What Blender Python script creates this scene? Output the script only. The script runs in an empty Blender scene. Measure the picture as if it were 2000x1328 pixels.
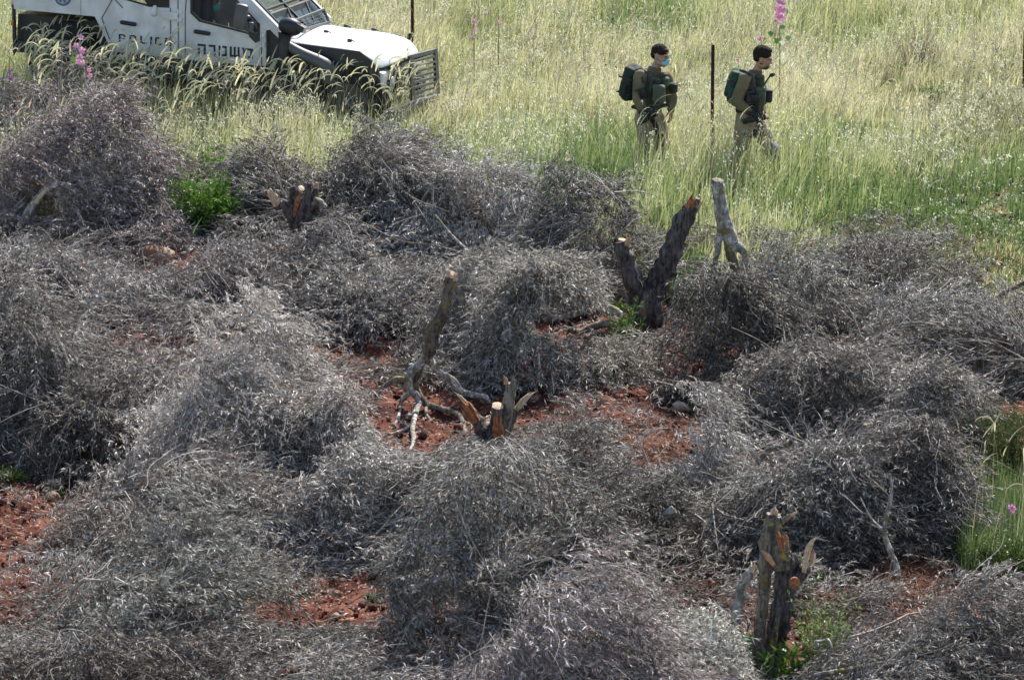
import bpy, bmesh, math, random
import numpy as np
from mathutils import Vector, Matrix, noise as mnoise, Quaternion

S = bpy.context.scene
C = S.collection
R = math.radians
# ---------------------------------------------------------------- camera
PITCH = R(14.0); FPX = 10400.0; CAMH = 13.90
cam_d = bpy.data.cameras.new('camera'); cam = bpy.data.objects.new('camera', cam_d); C.objects.link(cam)
cam.location = (0, 0, CAMH); cam.rotation_euler = (R(90) - PITCH, 0, 0)
cam_d.sensor_width = 36.0; cam_d.lens = 36.0 * FPX / 2000.0
cam_d.clip_start = 0.5; cam_d.clip_end = 1500
cam_d.dof.use_dof = True; cam_d.dof.focus_distance = 61.5; cam_d.dof.aperture_fstop = 8.0
S.camera = cam
# ---------------------------------------------------------------- light
SUN_EL, SUN_AZ = R(47), R(24)          # azimuth measured from +Y (behind the scene) towards +X
w = bpy.data.worlds.new('World'); S.world = w; w.use_nodes = True
nt = w.node_tree; bg = nt.nodes['Background']
sky = nt.nodes.new('ShaderNodeTexSky'); sky.sky_type = 'NISHITA'; sky.sun_disc = False
sky.sun_elevation = SUN_EL; sky.sun_rotation = SUN_AZ; sky.air_density = 1.3; sky.dust_density = 1.0
nt.links.new(sky.outputs[0], bg.inputs[0]); bg.inputs[1].default_value = 0.11
sl = bpy.data.lights.new('sun', 'SUN'); so = bpy.data.objects.new('sun', sl); C.objects.link(so)
sl.energy = 5.0; sl.angle = R(0.8); sl.color = (1.0, 0.95, 0.86)
sd = Vector((math.sin(SUN_AZ) * math.cos(SUN_EL), math.cos(SUN_AZ) * math.cos(SUN_EL), math.sin(SUN_EL)))
so.rotation_euler = sd.to_track_quat('Z', 'Y').to_euler()
S.view_settings.view_transform = 'Standard'; S.view_settings.look = 'None'
S.view_settings.exposure = 0.8; S.view_settings.gamma = 1.0
S.render.engine = 'CYCLES'
S.cycles.max_bounces = 6; S.cycles.diffuse_bounces = 3; S.cycles.glossy_bounces = 3
S.cycles.transparent_max_bounces = 8; S.cycles.transmission_bounces = 4
S.cycles.use_denoising = True

# ---------------------------------------------------------------- geometry of the view
FW = Vector((0, math.cos(PITCH), -math.sin(PITCH))); UP = Vector((0, math.sin(PITCH), math.cos(PITCH)))
def terr(x, y):
    """ground height (works on numpy arrays)"""
    h = 0.05 * np.sin(x * 0.9 + 1.3) * np.sin(y * 0.55) + 0.03 * np.sin(x * 2.1 + y * 1.3)
    wv = np.exp(-(((x + 5.5) / 4.0) ** 2 + ((y - 68.0) / 3.0) ** 2))
    return h + wv * (-0.05 * (x + 5.5) - 0.06 * (y - 68.0))
def ray(px, py):
    return FW + Vector((1, 0, 0)) * ((px - 1000) / FPX) + UP * ((664 - py) / FPX)
def ground(px, py):
    d = ray(px, py); z = 0.0
    for _ in range(4):
        t = (z - CAMH) / d.z; x, y = d.x * t, d.y * t; z = float(terr(x, y))
    return Vector((x, y, z))
def onplane(px, py, Y):
    d = ray(px, py); t = Y / d.y
    return Vector((d.x * t, Y, CAMH + d.z * t))
def proj_np(x, y, z):
    zz = z - CAMH
    dep = y * FW.y + zz * FW.z
    u = x / dep * FPX + 1000
    v = 664 - (y * UP.y + zz * UP.z) / dep * FPX
    return u, v
def pxm(Y):                                    # pixels of the photograph per metre at distance Y
    return FPX / (Y / math.cos(PITCH) * 1.0)

# ---------------------------------------------------------------- tagging helpers
def tag(o, label=None, cat=None, group=None, kind=None):
    if label: o['label'] = label
    if cat: o['category'] = cat
    if group: o['group'] = group
    if kind: o['kind'] = kind
    return o
def empty(name, loc=(0, 0, 0), label=None, cat=None, group=None):
    o = bpy.data.objects.new(name, None); C.objects.link(o); o.location = loc
    o.empty_display_size = 0.1
    return tag(o, label, cat, group)
def link(name, me, mats, parent=None, smooth=False, world=True):
    o = bpy.data.objects.new(name, me); C.objects.link(o)
    if not isinstance(mats, (list, tuple)): mats = [mats]
    for m in mats: me.materials.append(m)
    if smooth and len(me.polygons):
        me.polygons.foreach_set('use_smooth', np.ones(len(me.polygons), dtype=bool))
    if parent is not None:
        o.parent = parent
        if world:                              # the mesh was made in world coordinates
            o.matrix_parent_inverse = parent_matrix(parent).inverted()
    return o
def parent_matrix(p):
    m = p.matrix_basis.copy()
    if p.parent: m = parent_matrix(p.parent) @ p.matrix_parent_inverse @ m
    return m
# ---------------------------------------------------------------- numpy meshes
def npmesh(name, V, F, col=None):
    """V (n,3), F (m,k) same size faces, col (m,3) face colours"""
    me = bpy.data.meshes.new(name)
    V = np.asarray(V, np.float32); F = np.asarray(F, np.int32)
    m, k = F.shape
    me.vertices.add(len(V)); me.vertices.foreach_set('co', V.ravel())
    me.loops.add(m * k); me.loops.foreach_set('vertex_index', F.ravel())
    me.polygons.add(m); me.polygons.foreach_set('loop_start', np.arange(0, m * k, k, dtype=np.int32))
    if col is not None:
        at = me.attributes.new('Col', 'FLOAT_COLOR', 'FACE')
        c4 = np.ones((m, 4), np.float32); c4[:, :3] = col
        at.data.foreach_set('color', c4.ravel())
    me.update(calc_edges=True)
    return me
def merge(lst):
    V, F, K = [], [], []; n = 0
    for v, f, k in lst:
        V.append(v); F.append(f + n); n += len(v); K.append(k)
    return np.concatenate(V), np.concatenate(F), np.concatenate(K)
def nrm(a):
    return a / np.maximum(np.linalg.norm(a, axis=-1, keepdims=True), 1e-9)
def kites(P, D, N, L, W, fold=0.25, bend=0.15):
    """leaves: base P, direction D, normal N, length L, width W -> one folded kite each"""
    n = len(P); side = nrm(np.cross(D, N)); N2 = np.cross(side, D)
    V = np.empty((n, 4, 3), np.float32)
    V[:, 0] = P
    mid = P + D * (L * 0.48)[:, None] + N2 * (W * fold)[:, None]
    V[:, 1] = mid + side * (W * 0.5)[:, None]
    V[:, 3] = mid - side * (W * 0.5)[:, None]
    V[:, 2] = P + D * L[:, None] - N2 * (L * bend)[:, None]
    F = np.arange(n * 4, dtype=np.int32).reshape(n, 4)
    return V.reshape(-1, 3), F
def strips(PT, W, side):
    """PT (n,K,3) path, W (n,K) half widths, side (n,3) width direction"""
    n, K, _ = PT.shape
    V = np.empty((n, K, 2, 3), np.float32)
    V[:, :, 0] = PT - side[:, None, :] * W[..., None]
    V[:, :, 1] = PT + side[:, None, :] * W[..., None]
    base = (np.arange(n) * K * 2)[:, None, None]
    k = np.arange(K - 1)[None, :, None] * 2
    F = base + k + np.array([0, 1, 3, 2])[None, None, :]
    return V.reshape(-1, 3), F.reshape(-1, 4).astype(np.int32)
def prisms(PT, Rd):
    """thin three-sided tubes: PT (n,K,3), Rd (n,K)"""
    n, K, _ = PT.shape
    T = nrm(np.gradient(PT, axis=1))
    ref = np.tile(np.array([0.31, 0.52, 0.79]), (n, K, 1))
    A = nrm(np.cross(T, ref)); B = np.cross(T, A)
    V = np.empty((n, K, 3, 3), np.float32)
    for j in range(3):
        a = j * 2.0944
        V[:, :, j] = PT + (A * math.cos(a) + B * math.sin(a)) * Rd[..., None]
    fs = []
    base = (np.arange(n) * K * 3)[:, None]
    kk = np.arange(K - 1)[None, :] * 3
    for j in range(3):
        j2 = (j + 1) % 3
        q = np.stack([base + kk + j, base + kk + j2, base + kk + 3 + j2, base + kk + 3 + j], -1)
        fs.append(q.reshape(-1, 4))
    return V.reshape(-1, 3), np.concatenate(fs).astype(np.int32)
def snoise(seed, n=7, f0=0.4, f1=3.0):
    r = np.random.RandomState(seed)
    an = r.uniform(0, 6.28, n); fr = np.exp(r.uniform(math.log(f0), math.log(f1), n)); ph = r.uniform(0, 6.28, n)
    am = 1 / np.sqrt(fr); am /= np.sqrt((am ** 2).sum() / 2)
    def f(x, y):
        o = 0
        for i in range(n): o = o + am[i] * np.sin((x * math.cos(an[i]) + y * math.sin(an[i])) * fr[i] * 2 + ph[i])
        return o
    return f
# ---------------------------------------------------------------- materials
def new_mat(name):
    m = bpy.data.materials.new(name); m.use_nodes = True
    t = m.node_tree; return m, t, t.nodes['Principled BSDF'], t.nodes['Material Output']
def mat(name, col, rough=0.6, var=0.25, scale=6.0, metal=0.0, bump=0.0, bscale=None, col2=None, spec=0.5, coat=0.0, dirt=None):
    m, t, p, out = new_mat(name)
    tc = t.nodes.new('ShaderNodeTexCoord')
    nz = t.nodes.new('ShaderNodeTexNoise'); nz.inputs['Scale'].default_value = scale; nz.inputs['Detail'].default_value = 6
    t.links.new(tc.outputs['Object'], nz.inputs['Vector'])
    rp = t.nodes.new('ShaderNodeValToRGB')
    c2 = col2 if col2 else tuple(c * (1 - var) for c in col)
    rp.color_ramp.elements[0].position = 0.35; rp.color_ramp.elements[1].position = 0.68
    rp.color_ramp.elements[0].color = (*c2, 1); rp.color_ramp.elements[1].color = (*col, 1)
    t.links.new(nz.outputs['Fac'], rp.inputs[0]); t.links.new(rp.outputs[0], p.inputs['Base Color'])
    p.inputs['Roughness'].default_value = rough; p.inputs['Metallic'].default_value = metal
    p.inputs['Specular IOR Level'].default_value = spec; p.inputs['Coat Weight'].default_value = coat
    if bump:
        n2 = t.nodes.new('ShaderNodeTexNoise'); n2.inputs['Scale'].default_value = bscale or scale * 4; n2.inputs['Detail'].default_value = 5
        t.links.new(tc.outputs['Object'], n2.inputs['Vector'])
        b = t.nodes.new('ShaderNodeBump'); b.inputs['Strength'].default_value = bump; b.inputs['Distance'].default_value = 0.02
        t.links.new(n2.outputs['Fac'], b.inputs['Height']); t.links.new(b.outputs[0], p.inputs['Normal'])
    return m
def leafmat(name, rough=0.45, trans=0.2, spec=0.5, tcol=(1, 1, 1)):
    m, t, p, out = new_mat(name)
    a = t.nodes.new('ShaderNodeAttribute'); a.attribute_name = 'Col'
    t.links.new(a.outputs['Color'], p.inputs['Base Color'])
    p.inputs['Roughness'].default_value = rough; p.inputs['Specular IOR Level'].default_value = spec
    if trans > 0:
        tr = t.nodes.new('ShaderNodeBsdfTranslucent')
        mx = t.nodes.new('ShaderNodeMix'); mx.data_type = 'RGBA'; mx.blend_type = 'MULTIPLY'; mx.inputs[0].default_value = 1
        t.links.new(a.outputs['Color'], mx.inputs[6]); mx.inputs[7].default_value = (*tcol, 1)
        t.links.new(mx.outputs[2], tr.inputs['Color'])
        ms = t.nodes.new('ShaderNodeMixShader'); ms.inputs[0].default_value = trans
        t.links.new(p.outputs[0], ms.inputs[1]); t.links.new(tr.outputs[0], ms.inputs[2])
        t.links.new(ms.outputs[0], out.inputs['Surface'])
    return m
def barkmat(name, dark, light, lichen=None, lam=0.55, patch=None, pam=0.6, scale=9):
    m, t, p, out = new_mat(name)
    tc = t.nodes.new('ShaderNodeTexCoord')
    def noise(s, det=6, dist=0.0):
        n = t.nodes.new('ShaderNodeTexNoise'); n.inputs['Scale'].default_value = s; n.inputs['Detail'].default_value = det
        n.inputs['Distortion'].default_value = dist; t.links.new(tc.outputs['Object'], n.inputs['Vector']); return n
    n1 = noise(scale, 8, 0.6)
    mp = t.nodes.new('ShaderNodeMapping'); mp.inputs['Scale'].default_value = (34, 34, 5); t.links.new(tc.outputs['Object'], mp.inputs[0])
    ns = t.nodes.new('ShaderNodeTexNoise'); ns.inputs['Scale'].default_value = 1.0; ns.inputs['Detail'].default_value = 5; ns.inputs['Distortion'].default_value = 0.8
    t.links.new(mp.outputs[0], ns.inputs['Vector'])
    av = t.nodes.new('ShaderNodeMath'); av.operation = 'MULTIPLY_ADD'; t.links.new(ns.outputs['Fac'], av.inputs[0]); av.inputs[1].default_value = 0.6
    hf = t.nodes.new('ShaderNodeMath'); hf.operation = 'MULTIPLY'; t.links.new(n1.outputs['Fac'], hf.inputs[0]); hf.inputs[1].default_value = 0.4; t.links.new(hf.outputs[0], av.inputs[2])
    rp = t.nodes.new('ShaderNodeValToRGB'); e = rp.color_ramp.elements
    e[0].position = 0.42; e[1].position = 0.60; e[0].color = (*dark, 1); e[1].color = (*light, 1)
    t.links.new(av.outputs[0], rp.inputs[0]); last = rp.outputs[0]
    def over(src, col, thr, s):
        n = noise(s, 5, 0.3); r2 = t.nodes.new('ShaderNodeValToRGB')
        r2.color_ramp.elements[0].position = thr; r2.color_ramp.elements[1].position = thr + 0.05
        t.links.new(n.outputs['Fac'], r2.inputs[0])
        mx = t.nodes.new('ShaderNodeMix'); mx.data_type = 'RGBA'
        t.links.new(r2.outputs[0], mx.inputs[0]); t.links.new(src, mx.inputs[6]); mx.inputs[7].default_value = (*col, 1)
        return mx.outputs[2]
    if patch: last = over(last, patch, pam, 19.0)
    if lichen: last = over(last, lichen, lam, 13.0)
    t.links.new(last, p.inputs['Base Color']); p.inputs['Roughness'].default_value = 0.85
    n3 = noise(30, 6, 0.5); b = t.nodes.new('ShaderNodeBump'); b.inputs['Strength'].default_value = 1.0; b.inputs['Distance'].default_value = 0.05
    t.links.new(av.outputs[0], b.inputs['Height']); t.links.new(b.outputs[0], p.inputs['Normal'])
    return m
M = dict(
    dead=leafmat('dead_olive_leaf', 0.55, 0.12, 0.25),
    twig=mat('twig_bark', (0.50, 0.46, 0.42), 0.8, 0.5, 5.0, col2=(0.17, 0.15, 0.14)),
    grass=leafmat('grass_blade', 0.5, 0.42, 0.25, (0.97, 1.0, 0.85)),
    weed=leafmat('weed_leaf', 0.45, 0.35, 0.4, (0.9, 1.0, 0.5)),
    petal=leafmat('petal', 0.6, 0.35, 0.2),
    soilbit=leafmat('soil_clod', 0.95, 0.0, 0.1),
    bark_dark=barkmat('dark_bark', (0.022, 0.018, 0.018), (0.15, 0.125, 0.118), (0.16, 0.14, 0.05), 0.66),
    bark_mid=barkmat('lichen_bark', (0.085, 0.068, 0.055), (0.32, 0.27, 0.22), (0.20, 0.17, 0.05), 0.58, (0.30, 0.29, 0.27), 0.60),
    bark_brown=barkmat('brown_bark', (0.040, 0.030, 0.024), (0.19, 0.145, 0.11), (0.22, 0.18, 0.05), 0.60),
    bark_pale=barkmat('pale_bark', (0.16, 0.145, 0.13), (0.46, 0.43, 0.40), (0.20, 0.18, 0.05), 0.56, (0.62, 0.60, 0.56), 0.55),
    bark_yellow=barkmat('yellow_lichen_bark', (0.06, 0.05, 0.04), (0.18, 0.16, 0.12), (0.36, 0.26, 0.04), 0.56, (0.30, 0.29, 0.24), 0.62),
    wood=mat('split_wood', (0.62, 0.42, 0.27), 0.75, 0.4, 22, col2=(0.40, 0.20, 0.10), bump=0.5, bscale=60),
    wood_pale=mat('pale_split_wood', (0.72, 0.57, 0.42), 0.75, 0.3, 25, col2=(0.50, 0.32, 0.20), bump=0.5, bscale=60),
    wood_orange=mat('orange_heartwood', (0.50, 0.21, 0.085), 0.75, 0.5, 24, col2=(0.22, 0.065, 0.025), bump=0.8, bscale=50),
    rust=mat('rusty_steel', (0.12, 0.055, 0.035), 0.9, 0.5, 14, col2=(0.045, 0.022, 0.018), bump=0.5),
    stone=mat('field_stone', (0.42, 0.34, 0.28), 0.9, 0.4, 6, col2=(0.30, 0.15, 0.09), bump=0.6, bscale=20),
)
# ---------------------------------------------------------------- ground: one sheet to the horizon
def axis(lo, hi, step, far):
    a = list(np.arange(lo, hi, step)); s = step; x = a[-1]
    while x < far[1]: s *= 1.35; x += s; a.append(x)
    s = step; x = a[0]; b = []
    while x > far[0]: s *= 1.35; x -= s; b.append(x)
    return np.array(b[::-1] + a)
ax = axis(-7.5, 7.5, 0.055, (-900, 900)); ay = axis(42, 66, 0.065, (-60, 1400))
X, Y = np.meshgrid(ax, ay)
soil_n = snoise(3, 26, 1.2, 22.0); soil_n2 = snoise(4, 20, 6, 40)
near = 1 / (1 + np.exp((Y - 64) / 1.5)) * (np.abs(X) < 12)
def groundz(X, Y):
    near = 1 / (1 + np.exp(np.clip((Y - 64) / 1.5, -40, 40))) * (np.abs(X) < 12)
    return terr(X, Y) + near * (0.034 * soil_n(X, Y) + 0.018 * soil_n2(X, Y))
Z = groundz(X, Y)
V = np.stack([X, Y, Z], -1).reshape(-1, 3)
ny, nx = X.shape
i = (np.arange(ny - 1)[:, None] * nx + np.arange(nx - 1)[None, :]).ravel()
F = np.stack([i, i + 1, i + nx + 1, i + nx], -1)
gm, t, p, out = new_mat('soil_and_meadow')
tc = t.nodes.new('ShaderNodeTexCoord')
def gn(s, det=8, dist=0.0):
    n = t.nodes.new('ShaderNodeTexNoise'); n.inputs['Scale'].default_value = s; n.inputs['Detail'].default_value = det
    n.inputs['Distortion'].default_value = dist; t.links.new(tc.outputs['Object'], n.inputs['Vector']); return n
def ramp(src, stops):
    r = t.nodes.new('ShaderNodeValToRGB')
    while len(r.color_ramp.elements) < len(stops): r.color_ramp.elements.new(0.5)
    for e, (q, c) in zip(r.color_ramp.elements, stops): e.position = q; e.color = (*c, 1)
    t.links.new(src, r.inputs[0]); return r.outputs[0]
red = ramp(gn(3.1, 12, 0.3).outputs['Fac'], [(0.32, (0.040, 0.014, 0.011)), (0.50, (0.10, 0.032, 0.021)), (0.72, (0.20, 0.085, 0.055))])
grn = ramp(gn(1.7, 8).outputs['Fac'], [(0.35, (0.06, 0.075, 0.025)), (0.6, (0.16, 0.15, 0.06)), (0.75, (0.22, 0.16, 0.09))])
sx = t.nodes.new('ShaderNodeSeparateXYZ'); t.links.new(tc.outputs['Object'], sx.inputs[0])
nb = gn(0.35, 4)
ad = t.nodes.new('ShaderNodeMath'); ad.operation = 'MULTIPLY_ADD'; t.links.new(nb.outputs['Fac'], ad.inputs[0]); ad.inputs[1].default_value = 5.0
t.links.new(sx.outputs['Y'], ad.inputs[2])
mr = t.nodes.new('ShaderNodeMapRange'); mr.inputs['From Min'].default_value = 62.0; mr.inputs['From Max'].default_value = 64.5
t.links.new(ad.outputs[0], mr.inputs['Value'])
mx = t.nodes.new('ShaderNodeMix'); mx.data_type = 'RGBA'
t.links.new(mr.outputs[0], mx.inputs[0]); t.links.new(red, mx.inputs[6]); t.links.new(grn, mx.inputs[7])
t.links.new(mx.outputs[2], p.inputs['Base Color']); p.inputs['Roughness'].default_value = 0.95; p.inputs['Specular IOR Level'].default_value = 0.15
bm_ = t.nodes.new('ShaderNodeBump'); bm_.inputs['Strength'].default_value = 1.0; bm_.inputs['Distance'].default_value = 0.03
t.links.new(gn(14, 10).outputs['Fac'], bm_.inputs['Height']); t.links.new(bm_.outputs[0], p.inputs['Normal'])
g = link('ground', npmesh('ground', V, F), gm, smooth=True); tag(g, 'red ploughed soil in front running into meadow soil behind', 'ground', kind='structure')

def sm_(a, b, x):
    t = np.clip((x - a) / (b - a), 0, 1); return t * t * (3 - 2 * t)
# ---------------------------------------------------------------- soil clods
def ico(sub):
    b = bmesh.new(); bmesh.ops.create_icosphere(b, subdivisions=sub, radius=1)
    v = np.array([x.co[:] for x in b.verts]); f = np.array([[q.index for q in x.verts] for x in b.faces]); b.free(); return v, f
ICO1 = ico(1); ICO2 = ico(2)
def rockverts(base, seed, amp=0.55):
    f1 = snoise(seed, 6, 0.5, 1.6); f2 = snoise(seed + 1, 6, 0.5, 1.6); f3 = snoise(seed + 2, 6, 1.6, 3.5); v = base
    k = 1 + amp * 0.5 * (f1(v[:, 0] + v[:, 2], v[:, 1]) + f2(v[:, 1] - v[:, 2], v[:, 0])) + amp * 0.35 * f3(v[:, 0] + 2 * v[:, 2], v[:, 1])
    return v * np.clip(k, 0.5, 1.6)[:, None]
def clods(n, sampler, smin, smax, cols, tmpl, seed):
    r = np.random.RandomState(seed); P = sampler(r, n); n = len(P)
    vars_ = [rockverts(tmpl[0], seed + 10 * q) for q in range(6)]; f = tmpl[1]; m = len(tmpl[0])
    s = smin * (smax / smin) ** (r.rand(n) ** 2.2)
    V = np.empty((n, m, 3), np.float32)
    for q in range(6):
        idx = np.arange(n) % 6 == q; k = idx.sum()
        a = r.uniform(0, 6.28, k); ca, sa = np.cos(a), np.sin(a)
        sc = s[idx][:, None] * r.uniform(0.7, 1.2, (k, 3)) * np.array([1.15, 1, 0.75])
        v = vars_[q][None] * sc[:, None, :]
        vx = v[..., 0] * ca[:, None] - v[..., 1] * sa[:, None]; vy = v[..., 0] * sa[:, None] + v[..., 1] * ca[:, None]
        V[idx] = np.stack([vx, vy, v[..., 2]], -1)
    z = groundz(P[:, 0], P[:, 1]); base = np.stack([P[:, 0], P[:, 1], z + s * 0.25], -1)
    V += base[:, None, :]
    Fx = (np.arange(n) * m)[:, None, None] + f[None]
    c = cols[r.randint(0, len(cols), n)] * r.uniform(0.75, 1.2, (n, 1))
    return V.reshape(-1, 3), Fx.reshape(-1, 3), np.repeat(c, len(f), 0)
def soil_area(r, n):
    y = r.uniform(42.5, 63, n); x = r.uniform(-1, 1, n) * (y * 0.105 + 0.6); return np.stack([x, y], -1)
cl = np.array([(0.11, 0.035, 0.022), (0.07, 0.024, 0.017), (0.16, 0.058, 0.038), (0.28, 0.14, 0.10)])
v, f, c = merge([clods(26000, soil_area, 0.007, 0.042, cl, ICO1, 5), clods(700, soil_area, 0.025, 0.06, cl * 0.85, ICO2, 6)])
tag(link('soil_clods', npmesh('soil_clods', v, f, c), M['soilbit']), 'crumbled red clods strewn over the ploughed soil', 'soil', kind='stuff')
cs = np.array([(0.50, 0.36, 0.28), (0.44, 0.26, 0.18), (0.52, 0.42, 0.36)])
v, f, c = clods(800, soil_area, 0.012, 0.042, cs, ICO1, 7)
tag(link('gravel', npmesh('gravel', v, f, c), M['soilbit']), 'pale pinkish pebbles lying among the red clods', 'gravel', kind='stuff')
STONES = [(300, 958, 26, 'buff rounded stone by the green tuft at left edge'), (275, 990, 0, ''), (108, 945, 12, 'pinkish stone in front of the dark left heap'),
          (22, 940, 11, 'pale stone at the far left edge of the red soil'), (1335, 795, 13, 'grey stone on red soil below the dark drooping heap'),
          (760, 1130, 9, 'brown stone on the red gap at bottom centre'), (815, 1138, 16, 'grey stone beside the red gap at bottom centre'),
          (1330, 525, 15, 'pale stone in green weeds right of the forked stump'), (1262, 508, 14, 'small pale stone between the two limbs of the forked stump'),
          (300, 500, 22, 'large reddish stone on the soil under the upper left heap'), (255, 497, 14, 'smaller red-stained stone left of the large one under the heap')]
for q, (px, py, rp, lab) in enumerate(STONES):
    if not rp: continue
    if q == 0: px, py, rp = 105, 968, 10
    P = ground(px, py + rp * 0.4); s = rp / pxm(P.y)
    v = rockverts(ICO2[0], 90 + q, 0.5) * np.array([s * 1.3, s, s * 0.75])
    v = v + np.array([P.x, P.y, P.z + s * 0.3])
    o = tag(link('stone', npmesh('stone', v, ICO2[1]), M['stone'], smooth=False), lab, 'stone', 'stones lying on the soil')

# ---------------------------------------------------------------- heaps of cut olive branches
PAL = {  # silver, dark, brown weights + brightness
    'grey': (0.46, 0.40, 0.14, 1.0), 'silver': (0.64, 0.28, 0.08, 1.22), 'brown': (0.40, 0.28, 0.32, 1.02),
    'dark': (0.28, 0.60, 0.12, 0.86), 'green': (0.34, 0.60, 0.06, 0.80)}
def spray_leaves(r, P0, D0, L, droop, nleaf, ll, lw, pal, tone, K=5, side_amt=0.68, bright=1.0):
    n = len(P0)
    tt = np.linspace(0, 1, K)
    PT = P0[:, None, :] + D0[:, None, :] * (L[:, None] * tt)[..., None]
    PT[..., 2] -= (droop * L)[:, None] * tt ** 2
    # a little sideways curl
    sd_ = nrm(np.cross(D0, np.array([0, 0, 1.0]))); cu = r.normal(0, 0.16, n)
    PT += sd_[:, None, :] * ((cu * L)[:, None] * tt ** 2)[..., None]
    t = r.uniform(0.12, 1.02, (n, nleaf)); k = np.clip((t * (K - 1)).astype(int), 0, K - 2); fr = t * (K - 1) - k
    ii = np.arange(n)[:, None]
    A = PT[ii, k]; B = PT[ii, k + 1]
    P = A + (B - A) * fr[..., None]
    T = nrm(B - A)
    up = nrm(r.normal(0, 1, (n, 1, 3)) * 0.7 + np.array([0, 0, 1.0]))
    sv = nrm(np.cross(T, np.broadcast_to(up, T.shape)))
    s = np.where(np.arange(nleaf) % 2 == 0, 1.0, -1.0)[None, :, None]
    D = nrm(T * 0.9 + sv * s * side_amt + r.normal(0, 0.22, T.shape) + np.array([0, 0, -0.12]))
    N = nrm(r.normal(0, 1, T.shape) * 0.75 + np.array([0, 0, 0.6]))
    Ln = ll * r.uniform(0.65, 1.2, (n, nleaf)); Wn = lw * r.uniform(0.7, 1.2, (n, nleaf))
    m = n * nleaf
    V, F = kites(P.reshape(-1, 3), D.reshape(-1, 3), N.reshape(-1, 3), Ln.ravel(), Wn.ravel(), 0.3, r.normal(0.10, 0.14, m))
    m = n * nleaf
    ps, pd, pb, br = pal
    tw = tone[:, None] + r.normal(0, 0.12, (n, nleaf)); tw = tw.ravel()
    u = r.rand(m) - (tw * 0.25)
    silver = np.array([0.405, 0.380, 0.362]); dark = np.array([0.105, 0.098, 0.078]); brown = np.array([0.24, 0.175, 0.145])
    c = np.where((u < ps)[:, None], silver, np.where((u < ps + pd)[:, None], dark, brown))
    c = c * (np.exp(r.normal(-0.03, 0.22, m)) * (1 + 0.40 * tw) * br * bright)[:, None]
    c = c * (1 + r.normal(0, 0.03, (m, 3)))
    return V, F, np.clip(c, 0.01, 0.8), PT
CLEAR = [(1250, 560, 72, 100, 645), (1330, 450, 60, 90, 645), (965, 805, 92, 62, 900), (820, 800, 125, 95, 830), (862, 610, 38, 110, 815), (582, 392, 66, 46, 505), (1428, 450, 42, 90, 600),
         (1522, 1120, 95, 150, 1300), (1535, 1260, 60, 60, 1310), (75, 405, 38, 22, 462), (300, 503, 80, 30, 590), (395, 390, 48, 75, 472), (695, 662, 34, 40, 730), (1290, 795, 115, 36, 860), (610, 1185, 150, 42, 1260), (1300, 872, 55, 30, 930), (1760, 1108, 95, 24, 1150), (1120, 625, 100, 40, 660)]
def clear(P):
    """true where a spray would lie across the stumps, which stand free of the heaps"""
    u, v = proj_np(P[..., 0], P[..., 1], P[..., 2]); m = np.zeros(u.shape, bool)
    for (cx_, cy_, rx_, ry_, row) in CLEAR:
        yy = ground(cx_, row).y; m |= (((u - cx_) / rx_) ** 2 + ((v - cy_) / ry_) ** 2 < 0.85 + 0.4 * np.sin(u * 0.13 + v * 0.05) * np.sin(v * 0.17 - u * 0.04)) & (P[..., 1] < yy + 0.25)
    return m
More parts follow.
